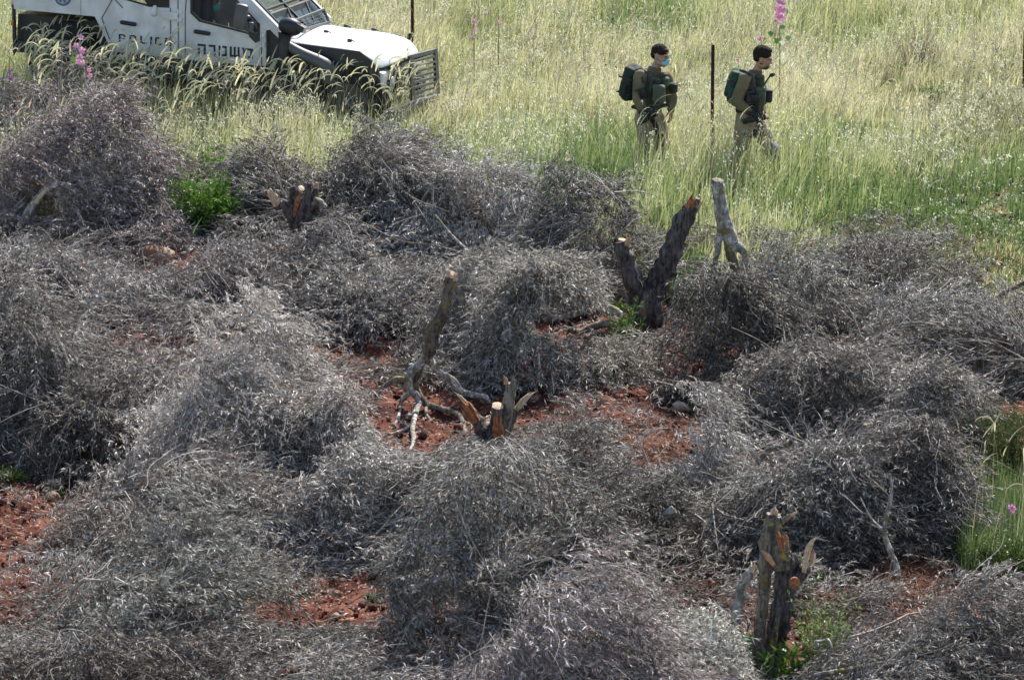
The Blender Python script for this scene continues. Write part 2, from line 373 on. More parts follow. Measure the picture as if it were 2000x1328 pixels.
def heap(spec, seed):
    x0, x1, yt, yb, flow, palname, dens, label = spec[:8]
    r = np.random.RandomState(seed)
    fr = ground((x0 + x1) / 2, yb)
    s = pxm(fr.y); W = (x1 - x0) / s * 0.5
    D = min(max(W * 0.85, 0.5), 1.5)
    cx, cy = fr.x, fr.y + D
    gu, gv = proj_np(cx, cy, float(terr(cx, cy))); sc = pxm(cy) * math.cos(R(14))
    H = min(max((gv - yt) / sc, 0.3), 2.3)
    pn = snoise(seed + 9, 8, 0.4, 2.5); wf = spec[8] if len(spec) > 8 else 1.22; W *= wf; D *= 1.25 if wf > 1.1 else 1.0
    root = empty('cut_olive_branches', (cx, cy, float(terr(cx, cy))), label, 'branch pile', 'heaps of felled olive branches')
    fl = R(flow); fx, fy = math.cos(fl), math.sin(fl); per = 8
    # the heap is several felled boughs lying over one another: elongated lobes combed along the flow
    steep = 0.45 if flow < -55 else 0.62
    lobes = []
    nlb = int(5 + 2.2 * W)
    for j in range(nlb):
        aa = r.uniform(0, 6.28); q = math.sqrt(r.rand()) * (0.72 if j else 0.0)
        lx, ly = math.cos(aa) * q * W, math.sin(aa) * q * D
        hh = H * (1.0 if j == 0 else r.uniform(0.45, 0.95) * (1 - 0.35 * q))
        la = r.uniform(0.45, 0.8) * max(W, D); lb = r.uniform(0.24, 0.42) * max(W, D) + 0.1
        an = fl + r.normal(0, 0.45)
        if j == 0: la, lb = 0.78 * W + .1, 0.62 * D + .1; an = r.normal(0, 0.25)
        lobes.append((lx, ly, hh, la, lb, an))
    for j in range(int(4 + 2 * W)):                       # low skirts that run into the neighbouring heaps
        aa = r.uniform(0, 6.28); q = r.uniform(0.65, 1.0)
        lobes.append((math.cos(aa) * q * W, math.sin(aa) * q * D, H * r.uniform(0.16, 0.40), r.uniform(0.5, 0.8) * D, r.uniform(0.3, 0.5) * D, fl + r.normal(0, 0.6)))
    def hf(x, y):
        o = np.zeros_like(x); wpx, wpy = pn(x * 1.1 + 20, y * 1.1), pn(y * 1.1, x * 1.1 + 40)
        for (lx, ly, hh, la, lb, an) in lobes:
            dx, dy = x - cx - lx, y - cy - ly
            p_ = (dx * math.cos(an) + dy * math.sin(an)) / la; q_ = (-dx * math.sin(an) + dy * math.cos(an)) / lb
            p_ = p_ + wpx * 0.42; q_ = q_ + wpy * 0.42
            rr2 = np.minimum(p_ * p_ + q_ * q_, 1)
            o = np.maximum(o, hh * (1 - rr2) ** steep)
        return o * (1 + 0.22 * pn(x * 1.6, y * 1.6) + 0.08 * pn(x * 4, y * 4))
    ns = int(dens * 125 * (W * D * 3.6 + (W + D) * H * 1.5))
    a = r.uniform(0, 6.28, ns); rr = np.sqrt(r.rand(ns)) * 1.2
    flip = (np.sin(a) > 0) & (r.rand(ns) < 0.3); a = np.where(flip, -a, a)
    gx = cx + np.cos(a) * rr * W; gy = cy + np.sin(a) * rr * D
    h0 = hf(gx, gy); e_ = 0.06
    sx_ = (hf(gx + e_, gy) - hf(gx - e_, gy)) / (2 * e_); sy_ = (hf(gx, gy + e_) - hf(gx, gy - e_)) / (2 * e_)
    sl_ = np.sqrt(sx_ ** 2 + sy_ ** 2)
    dead_ = (h0 < 0.06) & (r.rand(ns) < 0.72); less = r.rand(ns) > np.clip(0.55 + 0.28 * sl_, 0, 1)
    ok = ~dead_ & ~less
    gx, gy, h0, sx_, sy_, sl_ = gx[ok], gy[ok], h0[ok], sx_[ok], sy_[ok], sl_[ok]; ns = len(gx)
    deep = r.rand(ns) < 0.22
    gz = terr(gx, gy) + np.maximum(h0 * np.where(deep, r.uniform(0.25, 0.8, ns), r.uniform(0.82, 1.0, ns)) - 0.05, 0.03)
    n3 = nrm(np.stack([-sx_, -sy_, np.full(ns, 0.9)], -1) + r.normal(0, 0.12, (ns, 3)))
    down = np.stack([-sx_, -sy_, -np.minimum(sl_, 2.5) ** 2 * 0.6], -1) / (1 + sl_)[:, None]
    flo = np.array([fx, fy, 0.0])
    T = nrm(flo * 0.8 + down * (0.85 if flow < -55 else 0.45) + 0.5 * np.stack([pn(gx, gy), pn(gy + 9, gx), 0 * gx], -1))
    Dc = nrm(T * 1.0 + n3 * 0.36 + r.normal(0, 0.26, (ns, 3)))
    hold = pn(gx * 1.3 + 5, gy * 1.3)                       # gaps and thick clumps
    keep = r.rand(ns) < np.clip(0.80 + 0.35 * hold, 0.25, 1)
    gx, gy, gz, Dc, n3 = gx[keep], gy[keep], gz[keep], Dc[keep], n3[keep]; ns = len(gx)
    tone = 0.55 * pn(gx * 0.9 + 3, gy * 0.9) + 0.35 * r.normal(0, 1, ns)
    tone = np.clip(tone * 0.7, -1.2, 1.2)
    P = np.repeat(np.stack([gx, gy, gz], -1), per, 0) + r.normal(0, 1, (ns * per, 3)) * np.array([0.085, 0.085, 0.05])
    Dd = nrm(np.repeat(Dc, per, 0) + r.normal(0, 0.20, (ns * per, 3)))
    P[:, 2] = np.maximum(P[:, 2], terr(P[:, 0], P[:, 1]) + 0.03)
    L = r.uniform(0.16, 0.42, ns * per); dr = r.uniform(-0.05, 0.45, ns * per)
    # some sprays stand proud and make the outline ragged
    proud = np.repeat(r.rand(ns) < 0.20, per); L = np.where(proud, L * 1.4, L)
    Dd = np.where(proud[:, None], nrm(Dd + np.repeat(n3, per, 0) * 0.8), Dd)
    ko = ~(clear(P) | clear(P + Dd * (L * 0.8)[:, None])); P, Dd, L, dr = P[ko], Dd[ko], L[ko], dr[ko]
    V, F, c, PT = spray_leaves(r, P, Dd, L, dr, 17, 0.075, 0.0105, PAL[palname], np.repeat(tone, per)[ko])
    c = c * (1 + r.normal(0, 0.018, 3)) * r.uniform(0.86, 1.1)
    link('foliage', npmesh('dry_foliage', V, F, c), M['dead'], root)
    # twigs carrying the leaves, and long bare ones
    sel = r.rand(len(PT)) < 0.55
    tw = PT[sel]; rad_ = np.linspace(0.0034, 0.0012, tw.shape[1])[None] * r.uniform(0.8, 1.3, (len(tw), 1))
    A = prisms(tw, rad_)
    nb = int(75 * W * (D + H)); q = r.randint(0, ns, nb); K = 9; tt = np.linspace(0, 1, K)
    b0 = np.stack([gx[q], gy[q], gz[q]], -1) - Dc[q] * 0.15
    Ln = r.uniform(0.4, 1.05, nb); dd = nrm(Dc[q] + 0.45 * n3[q] + r.normal(0, 0.35, (nb, 3)))
    bp = b0[:, None, :] + dd[:, None, :] * (Ln[:, None] * tt)[..., None]
    bp[..., 2] -= (r.uniform(-0.1, 0.45, nb) * Ln)[:, None] * tt ** 2
    sdir = nrm(np.cross(dd, np.array([0, 0, 1.0])))
    bp += sdir[:, None, :] * (np.sin(tt[None] * r.uniform(2, 7, (nb, 1)) + r.uniform(0, 6, (nb, 1))) * 0.055 * Ln[:, None])[..., None]
    br_ = np.linspace(0.0060, 0.0018, K)[None] * r.uniform(0.6, 1.35, (nb, 1))
    kb = ~(clear(bp).mean(1) > 0.25); bp, br_ = bp[kb], br_[kb]
    B = prisms(bp, br_)
    # thick boughs inside
    nl = max(4, int(5 * W)); q = r.randint(0, ns, nl); K = 9; tt = np.linspace(0, 1, K)
    b0 = np.stack([cx + (gx[q] - cx) * 0.2 - fx * W * 0.7, cy + (gy[q] - cy) * 0.3 - fy * D * 0.5, terr(cx, cy) + 0.1 + 0.3 * H * r.rand(nl)], -1)
    e = np.stack([gx[q], gy[q], gz[q]], -1)
    lp = b0[:, None] + (e - b0)[:, None] * tt[None, :, None]
    lp[..., 2] += np.sin(tt * 3.1)[None] * r.uniform(0.0, 0.22, (nl, 1)) * H
    lp += np.cumsum(r.normal(0, 0.03, lp.shape), 1)
    lp = lp[clear(lp).mean(1) < 0.2]; nl = len(lp)
    Lb = prisms(lp, np.linspace(0.021, 0.005, K)[None] * r.uniform(0.7, 1.2, (nl, 1)))
    V, F, c = merge([(A[0], A[1], np.zeros((len(A[1]), 1))), (B[0], B[1], np.zeros((len(B[1]), 1))), (Lb[0], Lb[1], np.zeros((len(Lb[1]), 1)))])
    link('twigs', npmesh('twigs', V, F), M['twig'], root)
    return root
HEAPS = [
 # x0, x1, ytop, ybottom, flow (0 right, 90 away, -90 towards us), palette, density, label
 (-150, 120, 130, 330, -60, 'brown', 1.0, 'brownish heap at the left edge below the pink hollyhock'),
 (-60, 385, 245, 485, -30, 'brown', 1.1, 'wide brown dried heap above the bare red stones, with pale broken limbs'),
 (-80, 225, 425, 600, -40, 'grey', 0.9, 'low grey-green heap just below the brown upper left heap'),
 (-120, 250, 535, 915, -60, 'grey', 1.15, 'tall heap at left edge with dark drooping skirt above the red soil'),
 (195, 470, 470, 640, -20, 'grey', 0.85, 'grey heap just below the two red stones on the left'),
 (370, 690, 425, 645, -35, 'grey', 1.0, 'grey heap directly in front of the stump with orange split wood'),
 (430, 660, 262, 470, 110, 'dark', 1.1, 'dark leafy heap behind the stump with orange split wood'),
 (620, 900, 258, 480, 20, 'dark', 1.0, 'dark heap whose top edge meets the meadow right of the split stump'),
 (780, 1030, 330, 520, -10, 'silver', 1.0, 'pale silver heap sloping down to the right, above the centre'),
 (650, 900, 455, 650, -40, 'grey', 0.9, 'grey heap behind the upright sawn limb'),
 (850, 1190, 520, 748, -18, 'silver', 1.2, 'combed silvery heap with its foot on the red soil right of the upright limb'),
 (1000, 1245, 390, 610, 0, 'dark', 1.0, 'dark heap left of the forked stump'),
 (1330, 1560, 548, 785, -80, 'dark', 1.25, 'dark purple-grey heap hanging over the red soil right of centre', 1.0),
 (1430, 1700, 470, 660, -20, 'grey', 0.9, 'grey heap around the foot of the upright pale trunk'),
 (1590, 1835, 425, 600, 10, 'dark', 0.9, 'dark heap standing against the meadow at upper right'),
 (1735, 2080, 565, 760, 10, 'dark', 1.0, 'dark twiggy heap at the right edge'),
 (1440, 1730, 615, 870, -25, 'grey', 1.1, 'grey heap right of the dark hanging heap'),
 (1610, 1860, 700, 920, -10, 'grey', 1.0, 'grey heap below the dark twiggy one at the right edge'),
 (310, 700, 650, 990, -75, 'silver', 1.25, 'bright silver heap left of the forked bare limb'),
 (200, 420, 640, 830, -30, 'grey', 0.8, 'loose grey heap with red soil showing through, left of the silver heap'),
 (690, 940, 890, 1010, -20, 'grey', 0.7, 'thin grey heap left of the freshly cut stump'),
 (810, 1230, 862, 1120, -30, 'green', 1.15, 'dark green-grey heap in front of the freshly cut stump'),
 (1030, 1190, 775, 960, -40, 'grey', 0.8, 'grey heap right of the freshly cut stump'),
 (1250, 1460, 790, 985, -60, 'silver', 0.62, 'sparse silver sprays over red soil, below the dark hanging heap'),
 (1260, 1530, 885, 1110, -30, 'dark', 1.0, 'dark shaded heap above the tall splintered stump'),
 (1460, 1800, 815, 1115, -10, 'grey', 1.15, 'big grey heap behind the tall splintered stump'),
 (1680, 1890, 850, 1090, 0, 'grey', 1.1, 'grey heap with wind-swept tips beside the green grass at right', 1.05),
 (140, 430, 855, 1110, -10, 'brown', 0.95, 'brown-grey heap in front of the dark left skirt'),
 (440, 820, 865, 1112, -15, 'grey', 1.05, 'grey heap leaning right above the stony red gap'),
 (30, 520, 960, 1330, -35, 'grey', 0.95, 'broad foreground heap at the lower left'),
 (450, 880, 1262, 1480, -20, 'grey', 0.6, 'thin foreground heap with red soil in front of the stony gap'),
 (-60, 360, 1190, 1480, -30, 'dark', 0.9, 'heap in the bottom left corner'),
 (860, 1310, 950, 1360, -60, 'grey', 1.15, 'tall grey heap at the bottom centre'),
 (880, 1400, 1170, 1500, -30, 'silver', 1.0, 'pale heap along the bottom edge at the centre'),
 (1290, 1450, 1120, 1400, -70, 'silver', 0.9, 'pale twiggy heap left of the tall splintered stump', 1.0),
 (1600, 2070, 1130, 1400, 0, 'grey', 1.0, 'grey heap in the bottom right corner'),
]
for q, sp in enumerate(HEAPS): heap(sp, 100 + q * 13)

# low tangle of branch ends between the heaps
GAPS = [(305, 505, 85, 28), (690, 660, 40, 45), (930, 748, 185, 28), (920, 805, 150, 45), (800, 810, 110, 60), (1160, 618, 70, 18), (1290, 785, 150, 42), (1290, 860, 70, 50),
        (60, 985, 130, 60), (0, 1120, 60, 160), (640, 1190, 230, 62), (800, 1140, 70, 25), (1750, 1105, 130, 34), (1650, 790, 40, 16), (1150, 1150, 50, 20), (1860, 770, 30, 14),
        (270, 650, 40, 14), (200, 760, 30, 30), (330, 770, 40, 18), (1120, 740, 60, 16), (1640, 1150, 60, 20), (1535, 1270, 70, 60), (1262, 640, 70, 30), (590, 480, 50, 20)]
r = np.random.RandomState(555); n = 9000
n = 6200; y = r.uniform(43, 62.5, n); x = r.uniform(-1, 1, n) * (y * 0.1 + 0.3); u, v = proj_np(x, y, terr(x, y))
kp = np.ones(n); wn = snoise(71, 12, 1.0, 5.0)
for (gx_, gy_, rx_, ry_) in GAPS:
    dd = ((u - gx_) / rx_) ** 2 + ((v - gy_) / ry_) ** 2; kp *= 1 - 0.93 * sm_(1.6, 0.8, dd + 0.3 * wn(x, y))
kp *= np.clip(0.75 + 0.35 * wn(x * .6 + 4, y * .6), 0.15, 1) * (v > 455) * (u < 1885 - 60 * (v > 740))
k = r.rand(n) < kp; x, y = x[k], y[k]; n = len(x)
per = 6; hn2 = np.clip(0.20 + 0.12 * wn(x * .5, y * .5 + 3), 0.03, 0.4)
gx, gy = np.repeat(x, per) + r.normal(0, .11, n * per), np.repeat(y, per) + r.normal(0, .11, n * per)
gz = terr(gx, gy) + np.repeat(hn2, per) * r.uniform(0.3, 1.0, n * per) + .03
an = np.repeat(-0.5 + 1.1 * wn(x * .35 + 9, y * .35), per) + r.normal(0, .35, n * per)
D = nrm(np.stack([np.cos(an), np.sin(an), r.normal(0.12, .22, n * per)], -1))
kd = ~clear(np.stack([gx, gy, gz], -1) + D * 0.2) | (r.rand(n * per) < 0.10); gx, gy, gz, D = gx[kd], gy[kd], gz[kd], D[kd]; nd_ = int(kd.sum())
V, F, c, PT = spray_leaves(r, np.stack([gx, gy, gz], -1), D, r.uniform(.18, .42, nd_), r.uniform(.05, .4, nd_), 15, 0.075, 0.0105, PAL['grey'], np.repeat(np.clip(-0.3 + 0.4 * wn(x + 7, y), -1, 1), per)[kd])
tw = prisms(PT, np.linspace(0.0034, 0.0012, PT.shape[1])[None] * np.ones((len(PT), 1)))
V, F, c = merge([(V, F, c), (tw[0], tw[1], np.tile([[.24, .22, .2]], (len(tw[1]), 1)))])
tag(link('branch_debris', npmesh('branch_debris', V, F, c), M['dead']), 'low tangle of leafy grey branch ends between the heaps', 'branch debris', kind='stuff')
# dead leaves fallen on the soil
r = np.random.RandomState(77); n = 60000
P2 = soil_area(r, n); P = np.stack([P2[:, 0], P2[:, 1], groundz(P2[:, 0], P2[:, 1]) + r.uniform(0.004, 0.03, n)], -1)
a = r.uniform(0, 6.28, n); D = nrm(np.stack([np.cos(a), np.sin(a), r.normal(0, 0.2, n)], -1)); N = nrm(np.stack([r.normal(0, .4, n), r.normal(0, .4, n), np.ones(n)], -1))
v, f = kites(P, D, N, 0.055 * r.uniform(.6, 1.3, n), 0.012 * r.uniform(.7, 1.3, n))
pc = np.array([(0.34, 0.30, 0.27), (0.22, 0.15, 0.10), (0.10, 0.09, 0.07), (0.36, 0.2, 0.12)])
tag(link('leaf_litter', npmesh('leaf_litter', v, f, pc[r.randint(0, 4, n)]), M['dead']), 'dry fallen leaves scattered on the red soil', 'leaf litter', kind='stuff')
# ---------------------------------------------------------------- meadow
def meadow_pts(r, n, y0, y1, keepf):
    y = r.uniform(y0, y1, n); x = r.uniform(-1, 1, n) * (y * 0.103 + 0.9)
    z = groundz(x, y); u, v = proj_np(x, y, z)
    k = r.rand(n) < keepf(u, v, x, y)
    return x[k], y[k], z[k], u[k], v[k]
patch = snoise(31, 10, 0.25, 1.2); patch2 = snoise(33, 12, 0.8, 3.0); patch3 = snoise(35, 10, 0.15, 0.6)
def sm(a, b, x): t = np.clip((x - a) / (b - a), 0, 1); return t * t * (3 - 2 * t)
def edge_row(u):      # nearest image row at which the meadow stands, along the frame
    return np.interp(u, [0, 380, 440, 900, 1150, 1300, 1500, 1830, 1880, 2000], [430, 480, 440, 430, 500, 560, 560, 600, 640, 660])
def dens(u, v, x, y):
    d = sm(12, -25, v - edge_row(u)) * np.clip(0.85 + 0.25 * patch2(x, y), 0.3, 1)
    return d
clump_n = snoise(37, 24, 2.5, 9.0)
def clumpy(u, v, x, y): return dens(u, v, x, y) * np.clip(0.55 + 0.4 * clump_n(x, y), 0.06, 1)
GREEN = np.array([0.15, 0.235, 0.085]); YG = np.array([0.46, 0.475, 0.25]); STRAW = np.array([0.66, 0.60, 0.44]); PALE = np.array([0.72, 0.70, 0.60]); OLIVE = np.array([0.16, 0.17, 0.07])
def meadow_col(r, u, v, x, y, low=0.0):
    n = len(x)
    dry = 0.58 - 0.36 * sm(230, 420, v) + 0.12 * sm(1500, 1700, u) + 0.20 * patch(x, y) + 0.15 * patch2(x, y) + 0.10 * clump_n(x, y) - low + 0.12 * sm(90, 0, v)
    lush = np.exp(-(((u - 400) / 90) ** 2 + ((v - 400) / 90) ** 2)) + 0.7 * np.exp(-(((u - 1060) / 90) ** 2 + ((v - 370) / 60) ** 2)) + 0.8 * np.exp(-(((u - 1280) / 90) ** 2 + ((v - 520) / 80) ** 2))
    dry = dry - 0.5 * lush + r.normal(0, 0.20, n)
    t = np.clip(dry, 0, 1)[:, None]
    c = np.where(t < 0.4, GREEN + (YG - GREEN) * (t / 0.4), YG + (STRAW - YG) * ((t - 0.4) / 0.6))
    ol = (sm(1700, 1900, u) * sm(120, 200, v) * sm(360, 280, v) * np.clip(0.4 + 0.6 * patch2(x, y), 0, 1))[:, None]
    c = c * (1 - 0.5 * ol) + OLIVE * 0.5 * ol
    return c * r.uniform(0.75, 1.25, (n, 1))
def blades(r, x, y, z, h, wid, lean, ang, col, K=4, curve=1.8):
    n = len(x); tt = np.linspace(0, 1, K)
    dx, dy = np.cos(ang) * lean, np.sin(ang) * lean
    PT = np.empty((n, K, 3))
    PT[..., 0] = x[:, None] + (dx * h)[:, None] * tt ** curve
    PT[..., 1] = y[:, None] + (dy * h)[:, None] * tt ** curve
    PT[..., 2] = z[:, None] - 0.02 + h[:, None] * (tt * np.sqrt(np.maximum(1 - (lean[:, None] * 0.6 * tt) ** 2, 0.2)))
    a = r.normal(0, 0.7, n); side = np.stack([np.cos(a), np.sin(a), 0 * a], -1)
    W = wid[:, None] * np.interp(tt, [0, 0.4, 1], [0.8, 1.0, 0.12])[None]
    V, F = strips(PT, W, side)
    return V, F, np.repeat(col, K - 1, 0), PT
r = np.random.RandomState(41)
# height of the sward: low on the right hand path, tall elsewhere
def sward(u, v, x, y):
    h = 0.62 + 0.10 * patch3(x, y) + 0.06 * patch2(x, y)
    h = h * (1 - 0.45 * sm(1560, 1800, u) * sm(100, 210, v)) * (1 - 0.40 * sm(400, 480, v)) * (1 + 0.25 * sm(1120, 1200, u) * sm(1620, 1540, u) * sm(300, 330, v)) * (1 - 0.32 * sm(740, 780, u) * sm(920, 870, u) * sm(185, 205, v) * sm(300, 270, v))
    h = h * (1 + 0.25 * sm(900, 820, u) * sm(300, 250, v))
    return np.clip(h, 0.18, 0.95)
parts = []
x, y, z, u, v = meadow_pts(r, 290000, 56, 84, clumpy)
h = sward(u, v, x, y) * r.uniform(0.35, 1.1, len(x))
b = blades(r, x, y, z, h, r.uniform(0.003, 0.0095, len(x)), np.abs(r.normal(0.20, 0.28, len(x))), r.normal(0.1, 1.3, len(x)), meadow_col(r, u, v, x, y))
tag(link('tall_grass', npmesh('tall_grass', *b[:3]), M['grass']), 'pale green and straw meadow grass covering the upper slope', 'grass', kind='stuff')
# far meadow beyond the frame
x, y, z, u, v = meadow_pts(r, 50000, 84, 125, lambda u, v, x, y: np.ones(len(x)))
b = blades(r, x, y, z, 0.6 * r.uniform(0.5, 1.2, len(x)), r.uniform(0.004, 0.009, len(x)), np.abs(r.normal(0.2, 0.2, len(x))), r.normal(0.1, 1.3, len(x)), meadow_col(r, u, v, x, y), K=3)
tag(link('far_grass', npmesh('far_grass', *b[:3]), M['grass']), 'meadow grass continuing beyond the vehicle', 'grass', kind='stuff')
# nodding seed heads
def nodding(r, x, y, z, h, ang, col, L, wmax=0.0075, K=7, stemcol=None):
    n = len(x); lean = r.uniform(0.05, 0.22, n)
    A = blades(r, x, y, z, h, np.full(n, 0.0022), lean, ang, stemcol if stemcol is not None else col * 0.75)
    tip = A[3][:, -1]; tt = np.linspace(0, 1, K)
    bend = r.uniform(0.2, 2.5, n)
    # integrate an arc that starts upward and turns over
    PT = np.empty((n, K, 3)); PT[:, 0] = tip; th0 = r.uniform(0.15, 0.5, n)
    for k in range(1, K):
        th = th0 + bend * (tt[k] ** 1.0)
        st = L / (K - 1)
        PT[:, k, 0] = PT[:, k - 1, 0] + np.sin(th) * np.cos(ang) * st
        PT[:, k, 1] = PT[:, k - 1, 1] + np.sin(th) * np.sin(ang) * st
        PT[:, k, 2] = PT[:, k - 1, 2] + np.cos(th) * st
    prof = np.interp(tt, [0, 0.15, 0.6, 1], [0.25, 0.9, 1.0, 0.2])[None]
    Wd = (wmax * r.uniform(0.65, 1.2, n))[:, None] * prof
    aa = r.uniform(-0.5, 0.5, n); s1 = np.stack([np.cos(aa), np.sin(aa), 0 * aa], -1); s2 = np.stack([-0.4 * np.sin(aa), 0.4 * np.cos(aa), 0.9 + 0 * aa], -1)
    cc = np.repeat(col, K - 1, 0)
    v1, f1 = strips(PT, Wd, s1); v2, f2 = strips(PT, Wd * 0.8, s2)
    return [A[:3], (v1, f1, cc), (v2, f2, cc)]
def front_vehicle(u, v, x, y):
    return (sm(20, 60, u) * sm(800, 780, u) * sm(300, 262, v) * sm(185, 215, v)) * 1.0
x, y, z, u, v = meadow_pts(r, 60000, 64, 74, front_vehicle); k = r.rand(len(x)) < 0.27
x, y, z, u, v = x[k], y[k], z[k], u[k], v[k]; n = len(x)
cream = np.array([0.76, 0.71, 0.52]) * r.uniform(0.8, 1.15, (n, 1)) + r.normal(0, 0.02, (n, 3))
veh = nodding(r, x, y, z, r.uniform(0.62, 1.0, n) * (1 + 0.25 * sm(260, 200, u) + 0.28 * np.exp(-((u - 305) / 35) ** 2)), r.normal(0.0, 0.95, n), cream, r.uniform(0.18, 0.32, n), 0.0115, stemcol=np.tile(YG * 0.8, (n, 1)))
x, y, z, u, v = meadow_pts(r, 30000, 62, 84, lambda u, v, x, y: dens(u, v, x, y) * 0.30 * np.clip(0.6 + 0.5 * patch(x, y), 0.1, 1) * (1 - 0.75 * sm(330, 420, v)) * (1 - 0.6 * sm(1600, 1800, u)))
n = len(x); cc = (STRAW * 1.0 + r.normal(0, 0.03, (n, 3))) * r.uniform(0.75, 1.15, (n, 1))
oth = nodding(r, x, y, z, sward(u, v, x, y) * r.uniform(0.9, 1.35, n), r.normal(0.1, 0.9, n), cc, r.uniform(0.12, 0.30, n), 0.0085)
V, F, c = merge(veh + oth)
tag(link('nodding_grass', npmesh('nodding_grass', V, F, c), M['grass']), 'cream nodding seed heads arching over the meadow and vehicle side', 'grass', kind='stuff')
# oat spikelets
x, y, z, u, v = meadow_pts(r, 60000, 60, 84, lambda u, v, x, y: dens(u, v, x, y) * 0.26 * (1 - 0.6 * sm(380, 440, v)) * np.clip(0.65 + 0.4 * patch2(x + 9, y), 0.1, 1))
n = len(x); hh = sward(u, v, x, y) * r.uniform(0.8, 1.3, n); ang = r.normal(0.1, 1.0, n)
st = blades(r, x, y, z, hh, np.full(n, 0.0016), r.uniform(0.05, 0.3, n), ang, np.tile(PALE * 0.75, (n, 1)) * r.uniform(.7, 1.1, (n, 1)))
m = 9; tip = st[3][:, -1]; low = st[3][:, -2]
tq = r.uniform(0, 1.0, (n, m, 1)); P = low[:, None] + (tip - low)[:, None] * (0.25 + 0.75 * tq) + r.normal(0, 1, (n, m, 3)) * np.array([0.028, 0.028, 0.012])
P = P.reshape(-1, 3); D = nrm(r.normal(0, 0.45, P.shape) + np.array([0.15, 0, -0.9])); N = nrm(r.normal(0, 1, P.shape))
kv, kf = kites(P, D, N, r.uniform(0.028, 0.05, len(P)), r.uniform(0.009, 0.016, len(P)))
kc = PALE * r.uniform(0.7, 1.2, (len(P), 1)) + r.normal(0, 0.02, (len(P), 3))
V, F, c = merge([st[:3], (kv, kf, kc)])
tag(link('oat_grass', npmesh('oat_grass', V, F, c), M['grass']), 'wild oats with whitish hanging spikelets through the meadow', 'grass', kind='stuff')
# dead pale stalks
x, y, z, u, v = meadow_pts(r, 2600, 62, 84, lambda u, v, x, y: dens(u, v, x, y) * 0.8)
n = len(x); K = 8; tt = np.linspace(0, 1, K)
PT = np.empty((n, K, 3)); an = r.uniform(0, 6.28, n); ln = r.uniform(0.05, 0.5, n); hh = r.uniform(0.5, 1.15, n)
PT[..., 0] = x[:, None] + (np.cos(an) * ln * hh)[:, None] * tt; PT[..., 1] = y[:, None] + (np.sin(an) * ln * hh)[:, None] * tt; PT[..., 2] = z[:, None] + hh[:, None] * tt * 0.95
PT += r.normal(0, 0.012, PT.shape) * tt[None, :, None]
a1 = prisms(PT, np.linspace(0.004, 0.0015, K)[None] * r.uniform(0.6, 1.1, (n, 1)))
n2 = n * 3; q = r.randint(0, n, n2); kk = r.randint(2, K - 1, n2); b0 = PT[q, kk]; dd = nrm(r.normal(0, 0.5, (n2, 3)) + np.array([0, 0, 0.9])); ln2 = r.uniform(0.08, 0.3, n2); t4 = np.linspace(0, 1, 4)
bp = b0[:, None] + dd[:, None] * (ln2[:, None] * t4)[..., None]
a2 = prisms(bp, np.linspace(0.0025, 0.001, 4)[None] * np.ones((n2, 1)))
V, F, c = merge([(a1[0], a1[1], np.tile([[0.42, 0.38, 0.34]], (len(a1[1]), 1))), (a2[0], a2[1], np.tile([[0.44, 0.41, 0.37]], (len(a2[1]), 1)))])
tag(link('dry_stalks', npmesh('dry_stalks', V, F, c), M['grass']), 'bare grey dead stalks standing in the meadow', 'dry stalks', kind='stuff')
# small broad-leaved undergrowth
x, y, z, u, v = meadow_pts(r, 60000, 56, 78, lambda u, v, x, y: sm(20, -20, v - edge_row(u)) * np.clip(0.25 + 0.6 * sm(260, 380, v) + 0.3 * patch2(x, y), 0, 1) * 0.6)
n = len(x); m = 5
P = np.repeat(np.stack([x, y, z], -1), m, 0) + r.normal(0, 0.04, (n * m, 3)); P[:, 2] = np.repeat(z, m) + r.uniform(0.02, 0.26, n * m)
D = nrm(r.normal(0, 0.7, P.shape) + np.array([0, 0, 0.4])); N = nrm(r.normal(0, 0.6, P.shape) + np.array([0, -.3, .8]))
kv, kf = kites(P, D, N, r.uniform(0.03, 0.075, len(P)), r.uniform(0.008, 0.02, len(P)))
kc = np.array([0.10, 0.165, 0.055]) * r.uniform(0.6, 1.4, (len(P), 1))
tag(link('undergrowth', npmesh('undergrowth', kv, kf, kc), M['weed']), 'low green leaves under the meadow grass', 'undergrowth', kind='stuff')
# little orange and yellow flowers
x, y, z, u, v = meadow_pts(r, 900, 60, 82, lambda u, v, x, y: dens(u, v, x, y) * (0.25 + 0.75 * sm(1500, 1700, u)))
n = len(x); P = np.stack([x, y, z + sward(u, v, x, y) * r.uniform(0.6, 1.0, n)], -1)
P = np.repeat(P, 4, 0); an = np.tile(np.arange(4) * 1.57, n) + np.repeat(r.uniform(0, 1.5, n), 4)
D = nrm(np.stack([np.cos(an), np.sin(an) * .5, np.sin(an) * .7 + 0.2], -1)); N = nrm(np.tile([[0, -0.7, 0.7]], (len(P), 1)) + r.normal(0, .1, P.shape))
kv, kf = kites(P, D, N, np.full(len(P), 0.016), np.full(len(P), 0.012))
kc = np.repeat(np.array([(0.75, 0.42, 0.04), (0.75, 0.60, 0.08), (0.8, 0.8, 0.7)])[r.randint(0, 3, n)], 4, 0)
tag(link('tiny_flowers', npmesh('tiny_flowers', kv, kf, kc), M['petal']), 'tiny yellow, orange and white blooms dotted in the meadow', 'wildflowers', kind='stuff')

